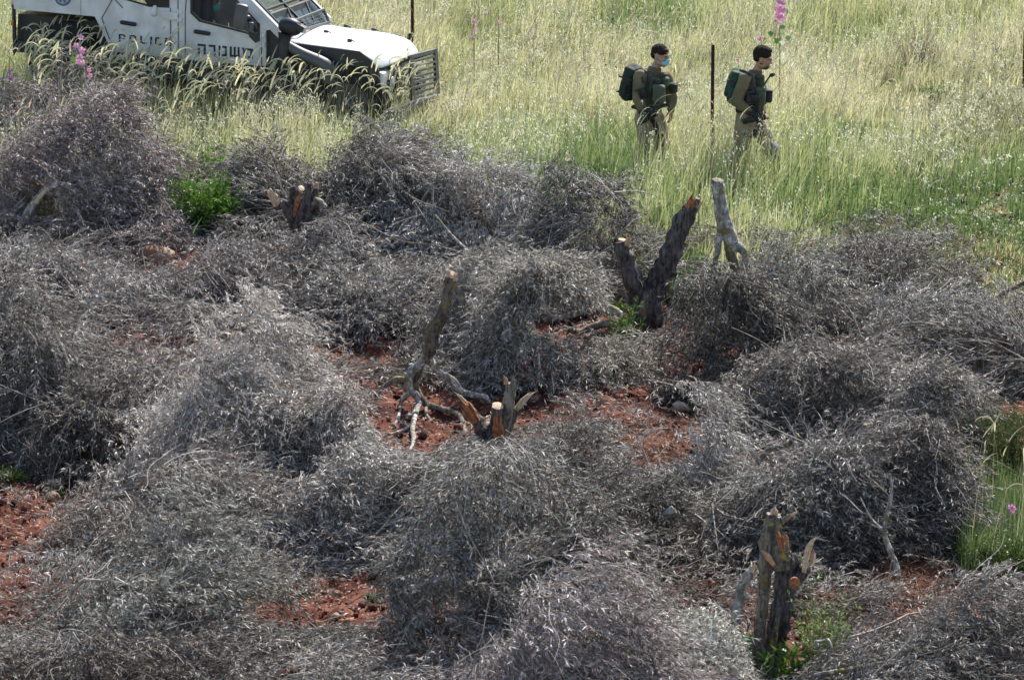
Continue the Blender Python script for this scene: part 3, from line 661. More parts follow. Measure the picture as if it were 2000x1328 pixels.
# ---------------------------------------------------------------- leafy weeds as things
def weed(px, py, wpx, hpx, col, label, kind='weed_clump', cat='weed', n=60, leafl=0.07, leafw=0.018, nleaf=16, group='green weeds', droop=0.1, stem=(0.12, 0.16, 0.06)):
    P0 = ground(px, py); s = pxm(P0.y); w_, h_ = wpx / s / 2, hpx / s
    rr = np.random.RandomState(int(px * 7 + py))
    root = empty(kind, P0, label, cat, group)
    a = rr.uniform(0, 6.28, n); q = np.sqrt(rr.rand(n))
    bx = P0.x + np.cos(a) * q * w_ * 0.6; by = P0.y + np.sin(a) * q * w_ * 0.5
    P = np.stack([bx, by, groundz(bx, by)], -1)
    D = nrm(np.stack([np.cos(a) * q * w_ * 0.6, np.sin(a) * q * w_ * 0.4, np.full(n, h_)], -1) + rr.normal(0, 0.12, (n, 3)))
    L = h_ * rr.uniform(0.55, 1.15, n) * (1.1 - 0.3 * q)
    V, F, c, PT = spray_leaves(rr, P, D, L, np.full(n, droop), nleaf, leafl, leafw, (0.5, 0.5, 0, 1), np.zeros(n), side_amt=0.9)
    c = np.array(col) * rr.uniform(0.55, 1.45, (len(F), 1))
    link('leaves', npmesh('leaves', V, F, c), M['weed'], root)
    V, F = prisms(PT, np.linspace(0.004, 0.0015, PT.shape[1])[None] * np.ones((n, 1)))
    link('stems', npmesh('stems', V, F, np.tile([stem], (len(F), 1))), M['weed'], root)
    return root
G1 = (0.095, 0.18, 0.035); G2 = (0.10, 0.17, 0.055); G3 = (0.20, 0.28, 0.12); G4 = (0.09, 0.13, 0.035)
weed(398, 468, 115, 150, (0.105, 0.21, 0.035), 'bright green leafy weeds between the two upper left heaps', n=170, leafw=0.026, leafl=0.085)
weed(405, 395, 110, 110, (0.105, 0.20, 0.04), 'bright green weeds behind the clump at the dry heap', n=110, leafw=0.026)
weed(340, 350, 120, 80, G1, 'low green weeds at the meadow edge above the brown heap', n=90)
weed(1050, 420, 150, 70, G2, 'dark green weeds at the meadow edge above centre', n=130)
weed(1325, 612, 70, 90, G2, 'green leaves growing behind the forked stump', n=100, leafw=0.024)
weed(1350, 560, 110, 75, G1, 'bright green weeds right of the forked stump', n=110)
weed(1245, 560, 60, 70, G1, 'green weeds seen through the fork of the stump', n=60)
weed(1222, 690, 60, 120, G2, 'upright leafy weed at the left foot of the forked stump', n=26, leafl=0.085, leafw=0.020)
weed(1185, 748, 70, 22, G2, 'low green tuft on red soil beside the dark hanging heap', n=60, leafl=0.04)
weed(1655, 270, 90, 42, (0.20, 0.30, 0.05), 'yellow-green feathery tuft right of the bareheaded person', 'fennel_tuft', 'weed', n=90, leafl=0.05, leafw=0.005, nleaf=26)
weed(1835, 205, 70, 48, (0.17, 0.21, 0.05), 'olive green bushy tuft on the low right hand slope', n=60, leafl=0.04, leafw=0.01)
weed(1905, 300, 90, 40, (0.17, 0.20, 0.06), 'low olive tuft near the right edge of the slope', n=60, leafl=0.035, leafw=0.01)
weed(1500, 295, 80, 70, G2, 'dark green clump at the knees of the bareheaded person', n=60)
weed(1610, 1320, 110, 190, G3, 'pale green weed clump right of the tall splintered stump', n=70, leafl=0.055, leafw=0.012)
weed(1535, 1345, 60, 90, G1, 'bright green broad-leaved shoots at the foot of the splintered stump', n=14, leafl=0.12, leafw=0.032, nleaf=10)
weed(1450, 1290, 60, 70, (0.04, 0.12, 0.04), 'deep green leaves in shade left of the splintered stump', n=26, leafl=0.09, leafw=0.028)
weed(1565, 1180, 30, 120, G3, 'thin green sapling behind the splintered stump', n=9, leafl=0.05, leafw=0.012)
weed(20, 950, 60, 28, G4, 'dark green grassy tuft at the left edge of the red soil', n=50, leafl=0.07, leafw=0.008)
weed(110, 958, 40, 22, G1, 'small green tuft beside the buff stone', n=30, leafl=0.05, leafw=0.01)
weed(1960, 1130, 130, 90, G4, 'round dark green shrub at the right edge', 'green_shrub', 'shrub', n=240, leafl=0.03, leafw=0.012, nleaf=26)
weed(1900, 1110, 70, 60, (0.15, 0.20, 0.04), 'yellow-green shrub beside the round dark shrub', 'green_shrub', 'shrub', n=120, leafl=0.03, leafw=0.010, nleaf=22)
weed(1975, 925, 130, 130, (0.13, 0.14, 0.06), 'brownish green bush at the right edge above the grass', 'green_shrub', 'shrub', n=260, leafl=0.035, leafw=0.010, nleaf=24)
weed(1905, 900, 110, 130, (0.17, 0.21, 0.13), 'grey-green feathery bush beside the right hand heaps', 'green_shrub', 'shrub', n=140, leafl=0.045, leafw=0.006, nleaf=22)
weed(1985, 1300, 60, 120, G4, 'green weeds at the right edge below the round shrub', n=60)
weed(60, 1345, 90, 40, G3, 'pale green mossy tuft in the bottom left corner', n=60, leafl=0.03, leafw=0.01)
weed(730, 1170, 40, 20, G4, 'tiny green weed on the stony red gap', n=20, leafl=0.04)
weed(1320, 960, 50, 30, G1, 'tiny green weed among the sparse silver sprays', n=24, leafl=0.05)
weed(1345, 800, 30, 26, G1, 'tiny seedling beside the grey stone under the hanging heap', n=8, leafl=0.06, leafw=0.02)
weed(1945, 880, 120, 100, (0.11, 0.12, 0.05), 'dark olive bush behind the brownish one at the right edge', 'green_shrub', 'shrub', n=200, leafl=0.035, leafw=0.010, nleaf=24)
weed(1930, 960, 90, 70, (0.13, 0.19, 0.06), 'fresh green bush at the heap foot above the tall grass strip', 'green_shrub', 'shrub', n=120, leafl=0.05, leafw=0.008, nleaf=22)
# purple heads patch upper right
weed(1790, 140, 110, 100, (0.28, 0.15, 0.22), 'mauve haze of dried flower stems at upper right', 'dry_mauve_plant', 'weed', n=80, leafl=0.02, leafw=0.012, nleaf=12, stem=(0.30, 0.22, 0.22))
# right-hand strip of tall green grass
x = r.uniform(4.1, 5.9, 9000); y = r.uniform(46.6, 49.4, 9000); k = x > 0.0845 * (y + 0.5) + 0.02 * patch2(x, y) ; x, y = x[k], y[k]; z = groundz(x, y); n = len(x)
b = blades(r, x, y, z, r.uniform(0.15, 0.52, n), r.uniform(0.002, 0.0045, n), np.abs(r.normal(0.15, 0.2, n)), r.normal(0.6, 1.3, n), (np.array([0.10, 0.155, 0.06]) + (r.rand(n, 1) < 0.2) * np.array([0.2, 0.16, 0.12])) * r.uniform(0.6, 1.4, (n, 1)))
x = x[:60]; y = y[:60]; z = z[:60]
nd = nodding(r, x, y, z, r.uniform(0.7, 1.1, 60), r.normal(0.2, 0.9, 60), np.tile(STRAW, (60, 1)), r.uniform(0.15, 0.24, 60), 0.007)
V, F, c = merge([b[:3]] + nd)
tag(link('green_grass', npmesh('green_grass', V, F, c), M['grass']), 'strip of tall green grass along the right edge beside the heaps', 'grass', kind='stuff')
# dry rust-coloured needles under the right heap
def straw(px, py, w_, d_, n, lab, hgt):
    P0 = ground(px, py); rr = np.random.RandomState(int(px)); a = rr.uniform(0, 6.28, n); q = np.sqrt(rr.rand(n))
    x = P0.x + np.cos(a) * q * w_; y = P0.y + np.sin(a) * q * d_; z = groundz(x, y) + hgt * (1 - q ** 2) * rr.rand(n)
    b = rr.uniform(0, 6.28, n); D = nrm(np.stack([np.cos(b), np.sin(b), rr.normal(0, .35, n)], -1)); L = rr.uniform(.08, .28, n); t5 = np.linspace(0, 1, 4)
    PT = np.stack([x, y, z], -1)[:, None] + D[:, None] * (L[:, None] * t5)[..., None]; PT[..., 2] -= (0.3 * L)[:, None] * t5 ** 2
    PT[..., 2] = np.maximum(PT[..., 2], groundz(PT[..., 0], PT[..., 1]) + 0.004)
    V, F = prisms(PT, np.full((n, 4), 0.002))
    c = np.tile(np.repeat(np.array([(0.34, 0.13, 0.07), (0.26, 0.10, 0.055), (0.42, 0.24, 0.15)])[rr.randint(0, 3, n)], 3, 0), (3, 1))
    tag(link('dry_needles', npmesh('dry_needles', V, F, c), M['dead']), lab, 'dry brush', 'patches of rusty dry brush')
straw(1740, 1125, 0.55, 0.9, 3000, 'rust-brown dry brush below the big grey heap at right', 0.25)
straw(1260, 870, 0.35, 0.8, 900, 'reddish dry brush among the sparse silver sprays', 0.08)
straw(1650, 1150, 0.35, 0.6, 900, 'reddish straw on the soil right of the splintered stump', 0.1)
# ---------------------------------------------------------------- small mesh builder
class MB:
    def __init__(s): s.v = []; s.f = []; s.n = 0
    def add(s, V, F):
        V = [tuple(map(float, q)) for q in V]; s.v += V; s.f += [tuple(int(i) + s.n for i in f) for f in F]; s.n += len(V)
    def box(s, c, d, rot=None, bev=0.0):
        b = bmesh.new(); bmesh.ops.create_cube(b, size=1)
        bmesh.ops.scale(b, vec=d, verts=b.verts)
        if bev: bmesh.ops.bevel(b, geom=b.edges[:], offset=bev, segments=2, affect='EDGES', profile=0.5)
        m = Matrix.Translation(c)
        if rot is not None: m = m @ (rot.to_4x4() if isinstance(rot, (Matrix, Quaternion)) is False else (rot.to_matrix().to_4x4() if isinstance(rot, Quaternion) else rot.to_4x4()))
        bmesh.ops.transform(b, matrix=m, verts=b.verts); s.bm(b)
    def bm(s, b):
        b.verts.index_update(); s.add([q.co[:] for q in b.verts], [[x.index for x in f.verts] for f in b.faces]); b.free()
    def cyl(s, a, c, r1, r2=None, seg=14, cap=True):
        a, c = Vector(a), Vector(c); d = c - a; r2 = r1 if r2 is None else r2
        b = bmesh.new(); bmesh.ops.create_cone(b, cap_ends=cap, segments=seg, radius1=r1, radius2=r2, depth=d.length)
        m = Matrix.Translation((a + c) / 2) @ d.to_track_quat('Z', 'Y').to_matrix().to_4x4()
        bmesh.ops.transform(b, matrix=m, verts=b.verts); s.bm(b)
    def ell(s, c, r, rot=None, u=16, v=10):
        b = bmesh.new(); bmesh.ops.create_uvsphere(b, u_segments=u, v_segments=v, radius=1)
        m = Matrix.Diagonal((*r, 1))
        if rot is not None: m = rot.to_4x4() @ m
        bmesh.ops.transform(b, matrix=Matrix.Translation(c) @ m, verts=b.verts); s.bm(b)
    def caps(s, a, c, r1, r2):
        s.cyl(a, c, r1, r2); s.ell(a, (r1,) * 3); s.ell(c, (r2,) * 3)
    def chain(s, pts, rad):
        for i in range(len(pts) - 1): s.caps(pts[i], pts[i + 1], rad[i], rad[i + 1])
    def tube(s, pts, rad, seg=12, sub=6, wob=0.0, seed=0, cap0=True, cap1=True):
        P, Rr = smooth_path(pts, rad, sub); n = len(P); rnd = random.Random(seed)
        T = [(P[min(i + 1, n - 1)] - P[max(i - 1, 0)]).normalized() for i in range(n)]
        A = T[0].orthogonal().normalized(); V = []
        for i in range(n):
            A = (A - T[i] * A.dot(T[i])).normalized(); B = T[i].cross(A)
            for j in range(seg):
                a = 6.28318 * j / seg
                k = 1 + wob * mnoise.noise(Vector((math.cos(a) * 1.5 + seed, math.sin(a) * 1.5, i * 0.35)) * 1.3) + wob * 0.5 * mnoise.noise(Vector((math.cos(a) * 7 + seed, math.sin(a) * 7, i * 0.12))) + wob * 0.7 * mnoise.noise(Vector((math.cos(a) * 4, math.sin(a) * 4 + seed, i * 0.25)))
                V.append(P[i] + (A * math.cos(a) + B * math.sin(a)) * Rr[i] * k)
        F = [(i * seg + j, i * seg + (j + 1) % seg, (i + 1) * seg + (j + 1) % seg, (i + 1) * seg + j) for i in range(n - 1) for j in range(seg)]
        if cap0: F.append(tuple(range(seg))[::-1])
        if cap1: F.append(tuple((n - 1) * seg + j for j in range(seg)))
        s.add(V, F)
        return P, Rr
    def mesh(s, name):
        me = bpy.data.meshes.new(name); me.from_pydata(s.v, [], s.f); me.update(); return me
    def build(s, name, m, parent=None, smooth=True, world=True):
        o = link(name, s.mesh(name), m, parent, False, world)
        if smooth:
            me = o.data; me.polygons.foreach_set('use_smooth', np.ones(len(me.polygons), dtype=bool))
            me.set_sharp_from_angle(angle=R(42))
        return o
def smooth_path(pts, rad, sub):
    pts = [Vector(p) for p in pts]; n = len(pts); P, Q = [], []
    for i in range(n - 1):
        p0 = pts[i - 1] if i else pts[0] * 2 - pts[1]; p1, p2 = pts[i], pts[i + 1]; p3 = pts[i + 2] if i + 2 < n else pts[-1] * 2 - pts[-2]
        for k in range(sub):
            t = k / sub
            P.append(0.5 * ((2 * p1) + (p2 - p0) * t + (2 * p0 - 5 * p1 + 4 * p2 - p3) * t * t + (3 * p1 - p0 - 3 * p2 + p3) * t ** 3))
            Q.append(rad[i] + (rad[i + 1] - rad[i]) * t)
    P.append(pts[-1]); Q.append(rad[-1]); return P, Q
# ---------------------------------------------------------------- stumps, traced as real limbs standing at a real distance
class Lm:
    def __init__(s, px, py, name, label, cat='tree stump', group=None, dz=0.0):
        s.lie = cat != 'tree stump'
        s.g = ground(px, py); s.Y = s.g.y + dz; s.s = pxm(s.Y) * (1.24 if cat == 'tree stump' else 1.0)
        s.root = empty(name, s.g, label, cat, group); s.i = int(px)
    def p(s, q):
        P = onplane(q[0], q[1], s.Y + (q[3] if len(q) > 3 else 0.0))
        if s.lie and P.z < float(terr(P.x, P.y)) + 0.02: P = ground(q[0], q[1]) + Vector((0, 0, 0.02))   # low ends rest on the soil
        return P
    def limb(s, qs, m, name='limb', wob=0.3, seg=14, label=None):
        s.i += 7; b = MB(); b.tube([s.p(q) for q in qs], [q[2] / s.s for q in qs], seg, 6, wob, s.i)
        o = b.build(name, M[m], s.root)
        if label: o['label'] = label
        return o
    def cut(s, q, r, m='wood_pale', nrm_=(0, -0.35, 1), name='cut_face', thick=0.012, label=None):
        """a fresh sawn face with uneven edge"""
        c = s.p(q); n = Vector(nrm_).normalized(); A = n.orthogonal().normalized(); B = n.cross(A); s.i += 3
        R_ = r / s.s; V = [c + n * thick * 1.6]; k = 20
        for lay in (1, 0):
            for j in range(k):
                a = 6.2832 * j / k; w_ = 1 + 0.16 * mnoise.noise(Vector((math.cos(a) + s.i, math.sin(a), 0)) * 1.5)
                V.append(c + (A * math.cos(a) + B * math.sin(a)) * R_ * w_ * (0.97 if lay else 1.0) + n * (thick if lay else -thick))
        F = [(0, 1 + j, 1 + (j + 1) % k) for j in range(k)] + [(1 + j, 1 + k + j, 1 + k + (j + 1) % k, 1 + (j + 1) % k) for j in range(k)] + [tuple(1 + k + j for j in range(k))[::-1]]
        b = MB(); b.add(V, F); o = b.build(name, M[m], s.root, smooth=False)
        if label: o['label'] = label
        return o
    def shard(s, qs, m='wood_pale', name='splinter', flat=0.45, label=None, teeth=4):
        """torn wood: a flattened tapering blade with a ragged end"""
        s.i += 5; rnd = random.Random(s.i); P0, R0 = smooth_path([s.p(q) for q in qs], [q[2] / s.s for q in qs], 7); n0 = len(P0)
        V, F = [], []; side = (P0[-1] - P0[0]).cross(Vector((0, 1, 0))).normalized(); nb = 7
        for k in range(nb):                                   # torn fibres lying side by side, each with its own length and point
            u = (k / (nb - 1) * 2 - 1) * 0.72; n = max(4, int(n0 * rnd.uniform(0.62, 1.0) * (1 - 0.15 * abs(u)))) if k != nb // 2 else n0
            w_ = rnd.uniform(0.22, 0.36); dy = rnd.uniform(-1, 1) * 0.35; bend = rnd.uniform(-0.2, 0.2); seg = 6; o_ = len(V)
            for i in range(n):
                tt = i / (n - 1); T = (P0[min(i + 1, n0 - 1)] - P0[max(i - 1, 0)]).normalized(); A = (side - T * side.dot(T)).normalized(); B = T.cross(A)
                rr_ = max(R0[i], 0.5 * R0[0] * (1 - tt)); pt = P0[i] + A * rr_ * (u + bend * tt * tt) + B * rr_ * dy * flat * 1.6
                tip = 1.0 if tt < 0.72 else max(0.06, (1 - tt) / 0.28)
                for j in range(seg):
                    a = 6.2832 * j / seg; V.append(pt + (A * math.cos(a) * w_ + B * math.sin(a) * flat * 0.9) * rr_ * tip * (1 + 0.25 * mnoise.noise(Vector((k * 3.1 + s.i, i * 0.6, j)))))
            F += [(o_ + i * seg + j, o_ + i * seg + (j + 1) % seg, o_ + (i + 1) * seg + (j + 1) % seg, o_ + (i + 1) * seg + j) for i in range(n - 1) for j in range(seg)]
            F += [tuple(o_ + j for j in range(seg))[::-1], tuple(o_ + (n - 1) * seg + j for j in range(seg))]
        b = MB(); b.add(V, F); o = b.build(name, M[m], s.root, smooth=False)
        if label: o['label'] = label
        return o
GS = 'mutilated olive stumps'
L = Lm(1262, 640, 'olive_stump', 'dark forked stump with an orange split tip on its long right limb', group=GS)
L.limb([(1262, 668, 40), (1266, 625, 36), (1274, 585, 31), (1290, 543, 26), (1308, 500, 25), (1326, 455, 22), (1343, 418, 18), (1350, 402, 15)], 'bark_dark', 'trunk', 0.42, 18)
L.limb([(1262, 650, 26, .05), (1253, 605, 25, .05), (1240, 560, 22), (1226, 518, 20), (1217, 488, 19), (1213, 470, 18)], 'bark_dark', 'limb', 0.35, 16)
L.limb([(1345, 425, 13, .02), (1357, 405, 10, .02), (1362, 388, 7, .02)], 'bark_mid', 'limb', 0.3)
L.shard([(1345, 410, 9, -.05), (1350, 392, 9, -.05), (1357, 374, 7, -.04)], 'wood_orange', label='orange torn heartwood at the tip')
L.shard([(1362, 408, 6), (1368, 398, 5), (1378, 387, 2)], 'wood')
L.cut((1216, 470), 11, 'wood', (0.2, -0.1, 1)); L.shard([(1224, 480, 6, -.08), (1228, 468, 6, -.08), (1229, 462, 4, -.08)], 'wood')
L.shard([(1204, 476, 7, -.02), (1203, 468, 5, -.02), (1206, 462, 2, -.02)], 'bark_dark', 'splinter')
L.limb([(1254, 620, 11, -.12), (1257, 600, 11, -.14), (1262, 580, 8, -.12), (1266, 566, 4, -.06)], 'bark_mid', 'burl', 0.4, label='grey bare patch of wood at the fork')
L.limb([(1292, 640, 8, -.1), (1310, 655, 5, -.15), (1330, 660, 2, -.2)], 'bark_dark', 'root', .3)

L = Lm(1432, 598, 'sawn_trunk', 'pale lichen-spotted sawn trunk standing upside down in a heap', 'trunk')
L.limb([(1402, 355, 12.5), (1405, 385, 13), (1410, 415, 14), (1418, 445, 15.5), (1428, 470, 15), (1438, 485, 12)], 'bark_pale', 'trunk', 0.12, 18)
L.limb([(1434, 478, 11), (1448, 487, 9), (1456, 500, 7), (1452, 522, 6), (1456, 545, 5), (1480, 565, 4)], 'bark_pale', 'limb', .2)
L.limb([(1424, 462, 11), (1425, 490, 9), (1433, 515, 9), (1441, 545, 8), (1445, 600, 7)], 'bark_yellow', 'limb', .2)
L.limb([(1411, 440, 8), (1405, 465, 7), (1402, 490, 5.5), (1397, 520, 4), (1400, 560, 3)], 'bark_pale', 'limb', .2)
L.cut((1402, 353.5), 12.2, 'bark_mid', (0.1, -.1, 1))

L = Lm(835, 800, 'upright_limb', 'bare sawn limb propped on its own side branches over red soil', 'branch')
L.limb([(881, 541, 10.5), (878, 562, 10.5), (870, 592, 11), (860, 622, 13), (847, 642, 14), (842, 668, 12), (836, 690, 12), (832, 708, 9)], 'bark_brown', 'main_stem', 0.32, 16)
L.limb([(833, 690, 9), (822, 708, 8.5), (808, 722, 9), (797, 742, 8), (803, 760, 7.5), (818, 780, 7.5), (822, 792, 6)], 'bark_pale', 'side_branch', .25)
L.limb([(820, 785, 6.5), (812, 808, 5.5), (806, 840, 5), (808, 862, 4), (800, 888, 2.5)], 'bark_pale', 'side_branch', .25)
L.limb([(838, 698, 8), (846, 714, 7.5), (862, 729, 6.5), (885, 744, 7), (899, 762, 6.5), (925, 771, 6), (948, 776, 5.5), (958, 790, 3)], 'bark_pale', 'side_branch', .25)
L.limb([(812, 745, 6, .05), (815, 762, 6, .05), (828, 786, 6.5), (842, 797, 6), (880, 807, 5.5), (897, 815, 5), (907, 830, 4.5), (925, 832, 2.5)], 'bark_mid', 'side_branch', .25)
L.limb([(905, 828, 4), (907, 845, 3.5), (914, 865, 2.5)], 'bark_mid', 'side_branch', .2)
L.limb([(795, 740, 5.5), (772, 742, 5.5), (750, 755, 5), (735, 767, 4.5), (700, 772, 3.5), (680, 778, 2)], 'bark_mid', 'side_branch', .25)
L.limb([(738, 765, 3.5), (735, 780, 3), (725, 800, 2)], 'bark_mid', 'side_branch', .2)
L.limb([(803, 765, 5), (786, 780, 5), (782, 795, 4), (778, 818, 3.5), (770, 835, 2.2)], 'bark_pale', 'side_branch', .2)
L.limb([(822, 705, 6, .06), (818, 722, 7, .06), (812, 740, 6.5, .06), (810, 752, 4, .06)], 'bark_yellow', 'side_branch', .3)
L.limb([(832, 795, 3.5), (833, 812, 3), (842, 826, 2)], 'bark_mid', 'side_branch', .2)
L.limb([(808, 828, 3.5), (790, 842, 3), (762, 852, 2)], 'bark_pale', 'side_branch', .2)
L.cut((881, 538), 9.5, 'wood_pale', (0.25, -0.8, 0.75)); L.shard([(876, 541, 4, -.03), (876, 531, 4, -.03), (876, 526, 2.5, -.03)], 'wood_pale')
L.shard([(889, 549, 4, -.04), (890, 538, 4, -.04), (891, 529, 2, -.02)], 'wood_pale')

L = Lm(958, 905, 'olive_stump', 'freshly cut low stump with a round sawn top and torn pale splinters', group=GS)
L.limb([(958, 925, 30), (955, 885, 28), (950, 850, 24), (943, 832, 18)], 'bark_dark', 'trunk', .4, 18)
L.limb([(953, 860, 18), (938, 832, 16), (925, 812, 14), (914, 800, 12)], 'bark_dark', 'limb', .3)
L.limb([(975, 880, 16, .06), (984, 840, 14, .06), (992, 800, 13.5, .05), (996, 770, 13, .05), (997, 748, 12, .05)], 'bark_mid', 'limb', .25)
L.limb([(985, 860, 8, .12), (1000, 820, 10, .12), (1012, 795, 9, .12)], 'bark_yellow', 'limb', .25)
L.shard([(1008, 800, 8, .1), (1022, 783, 8, .1), (1037, 770, 6, .1), (1051, 763, 2, .1)], 'wood_pale')
L.shard([(930, 824, 12, -.12), (918, 806, 16, -.12), (909, 792, 14, -.12), (900, 780, 7, -.1)], 'wood_orange', flat=.4)
L.shard([(922, 800, 6, -.08), (908, 785, 5, -.08), (897, 773, 4, -.07), (884, 763, 1.5, -.05)], 'wood_pale')
L.shard([(926, 806, 5, -.1), (918, 796, 4.5, -.1), (909, 780, 2, -.1)], 'wood_pale')
L.limb([(962, 872, 17, -.02), (967, 840, 15, -.02), (971, 806, 13.5, -.02), (972, 797, 13, -.02)], 'bark_dark', 'limb', .15)
L.shard([(978, 880, 6, -.16), (974, 850, 13, -.15), (971, 820, 15, -.14), (972, 800, 15, -.1)], 'wood_orange', 'bare_wood', flat=.3, label='orange stripped wood down the front')
L.cut((972, 794), 14, 'wood_pale', (0.1, -0.45, 0.9), label='round pale sawn top')
L.shard([(982, 905, 5, -.2), (981, 880, 6, -.2), (978, 862, 3, -.2)], 'wood', 'splinter')
L.shard([(989, 750, 6, .0), (987, 740, 5, .0), (983, 731, 2, .0)], 'wood'); L.shard([(1000, 752, 6), (1002, 740, 4), (1004, 728, 1.5)], 'bark_mid', 'splinter')

L = Lm(588, 505, 'olive_stump', 'squat dark stump with a pale plank of torn wood and an orange split face', group=GS)
L.limb([(592, 500, 34), (592, 460, 30), (594, 430, 26), (600, 405, 19), (603, 385, 12), (603, 366, 7), (604, 358, 4)], 'bark_dark', 'trunk', .3, 18)
L.limb([(590, 445, 24), (572, 420, 19), (558, 402, 14), (546, 396, 11)], 'bark_dark', 'limb', .3)
L.limb([(600, 405, 13), (618, 394, 11), (630, 400, 9), (636, 406, 6)], 'bark_mid', 'limb', .25)
L.limb([(585, 440, 14, .04), (577, 400, 12, .04), (574, 372, 10, .04), (572, 364, 6, .04)], 'bark_dark', 'limb', .3)
L.limb([(610, 430, 9, .1), (617, 400, 8, .1), (617, 368, 7.5, .1)], 'bark_yellow', 'limb', .2, label='stub crusted with yellow lichen')
L.shard([(617, 368, 7, .08), (616, 359, 7, .08), (615, 353, 4, .08)], 'wood_pale')
L.shard([(542, 402, 9, -.03), (535, 387, 10.5, -.03), (528, 372, 8, -.03), (526, 366, 4, -.03)], 'wood_pale', 'torn_plank', flat=.3, label='broad pale torn plank of wood')
L.shard([(574, 424, 2.5, -.18), (578, 404, 6, -.18), (582, 388, 8, -.18), (588, 372, 8, -.17)], 'wood_orange', 'bare_wood', flat=.35)
L.cut((588, 369, 0, -.15), 8, 'wood_pale', (0.5, -0.6, 0.8))

L = Lm(1512, 1300, 'olive_stump', 'tall splintered stump with yellow lichen, orange knot and a curved pale splinter', group=GS)
L.limb([(1506, 1325, 36), (1512, 1280, 26), (1518, 1235, 24), (1528, 1190, 25), (1534, 1150, 27), (1534, 1115, 23), (1530, 1085, 21), (1527, 1070, 16)], 'bark_dark', 'trunk', .4, 20)
L.limb([(1528, 1110, 22, -.03), (1526, 1085, 21, -.03), (1530, 1068, 18, -.02), (1540, 1058, 10)], 'bark_yellow', 'limb', .3, 16)
L.limb([(1535, 1150, 18), (1556, 1128, 18), (1572, 1112, 14), (1582, 1108, 8)], 'bark_dark', 'limb', .4)
L.limb([(1552, 1118, 16, .05), (1550, 1098, 15, .05), (1545, 1082, 8, .05)], 'bark_dark', 'limb', .4)
L.shard([(1570, 1118, 6, -.05), (1574, 1092, 8, -.05), (1580, 1070, 9, -.05), (1591, 1054, 7, -.05), (1608, 1043, 2.5, -.05)], 'wood_pale', flat=.4, label='long pale splinter curving up to the right')
L.shard([(1585, 1102, 3, -.03), (1586, 1085, 5, -.03), (1590, 1068, 3, -.03)], 'wood')
L.shard([(1529, 1075, 7, -.1), (1526, 1058, 9, -.1), (1521, 1042, 9, -.1), (1518, 1035, 4, -.1)], 'wood_orange', flat=.5)
L.shard([(1538, 1068, 4, -.05), (1535, 1050, 5, -.05), (1528, 1036, 2.5, -.05)], 'wood')
L.cut((1552, 1137, 0, -.12), 13, 'wood_orange', (0.25, -1, 0.1), 'knot', label='orange broken knot')
L.limb([(1543, 1142, 15, -.02), (1550, 1138, 15, -.08), (1553, 1137, 14, -.11)], 'bark_mid', 'limb', .2)
L.limb([(1478, 1318, 24, .1), (1484, 1260, 18, .1), (1488, 1200, 14, .1), (1492, 1140, 14, .1), (1496, 1090, 17, .1), (1502, 1050, 20, .1), (1508, 1020, 21, .1), (1510, 1003, 16, .1)], 'bark_mid', 'trunk', .35, 18)
L.limb([(1512, 1060, 15, .05), (1514, 1030, 16, .05), (1516, 1008, 12, .05)], 'bark_yellow', 'limb', .3, label='upper limb crusted with yellow lichen')
L.shard([(1512, 1005, 9, .06), (1512, 995, 9, .06), (1512, 986, 5, .06)], 'wood_pale')
L.shard([(1525, 1022, 7, .04), (1538, 1010, 7, .04), (1550, 1002, 5, .04), (1560, 997, 2, .04)], 'bark_mid', 'splinter'); L.shard([(1545, 1007, 3, .0), (1553, 1001, 4, .0), (1560, 997, 2, .0)], 'wood_pale')
L.shard([(1512, 1104, 4, -.12), (1502, 1090, 7, -.12), (1492, 1078, 8, -.12), (1483, 1073, 3, -.12)], 'wood', flat=.4)
L.limb([(1472, 1108, 9), (1458, 1128, 12), (1447, 1155, 13), (1438, 1190, 13), (1428, 1225, 12), (1405, 1245, 12), (1375, 1255, 8)], 'bark_pale', 'limb', .3)
L.shard([(1468, 1118, 5, -.04), (1473, 1106, 6, -.04), (1476, 1095, 3, -.04)], 'wood_pale'); L.shard([(1472, 1122, 4, -.05), (1478, 1117, 3, -.05), (1483, 1117, 1.5, -.05)], 'wood')
L.limb([(1508, 1275, 9, -.1), (1514, 1235, 8, -.14), (1520, 1200, 5, -.14)], 'bark_yellow', 'limb', .4)

# loose limbs in and on the heaps
def loose(px, py, label, runs, dz=0.0, name='loose_branch'):
    L = Lm(px, py, name, label, 'branch', 'loose broken limbs', dz)
    for m, qs in runs: L.limb(qs, m, 'limb', .22, 10)
loose(1050, 690, 'long thin lichen-flecked limb sweeping down to the forked stump', [
    ('bark_pale', [(850, 420, 1.5, 1.6), (885, 462, 2, 1.4), (925, 500, 2.5, 1.0), (955, 535, 3.5, .7), (985, 568, 5, .4), (1010, 590, 6.5, .2), (1040, 614, 7.5), (1085, 621, 6.5, -.1), (1125, 612, 6), (1165, 600, 6.5), (1195, 604, 8), (1212, 615, 7)]),
    ('bark_mid', [(700, 430, 1, 1.0), (780, 470, 1.5, .8), (850, 480, 2, .7), (910, 500, 2.5, .5), (945, 530, 3, .4), (975, 558, 3, .2)])], -.3)
loose(1180, 668, 'thick dark limb lying on red soil left of the forked stump', [
    ('bark_mid', [(1100, 640, 5), (1130, 648, 7), (1165, 636, 8), (1200, 633, 7)]), ('bark_dark', [(1140, 660, 8, -.1), (1170, 658, 10, -.1), (1205, 652, 11, -.1), (1235, 640, 8, 0)])])
loose(60, 480, 'pale broken limb leaning in the brown heap at left', [
    ('bark_pale', [(38, 445, 8), (55, 415, 8.5), (72, 390, 7.5), (90, 370, 6), (112, 358, 4), (140, 362, 2.5)]), ('wood_pale', [(70, 396, 4, -.05), (82, 380, 4, -.05), (95, 368, 2, -.05)])], -.25)
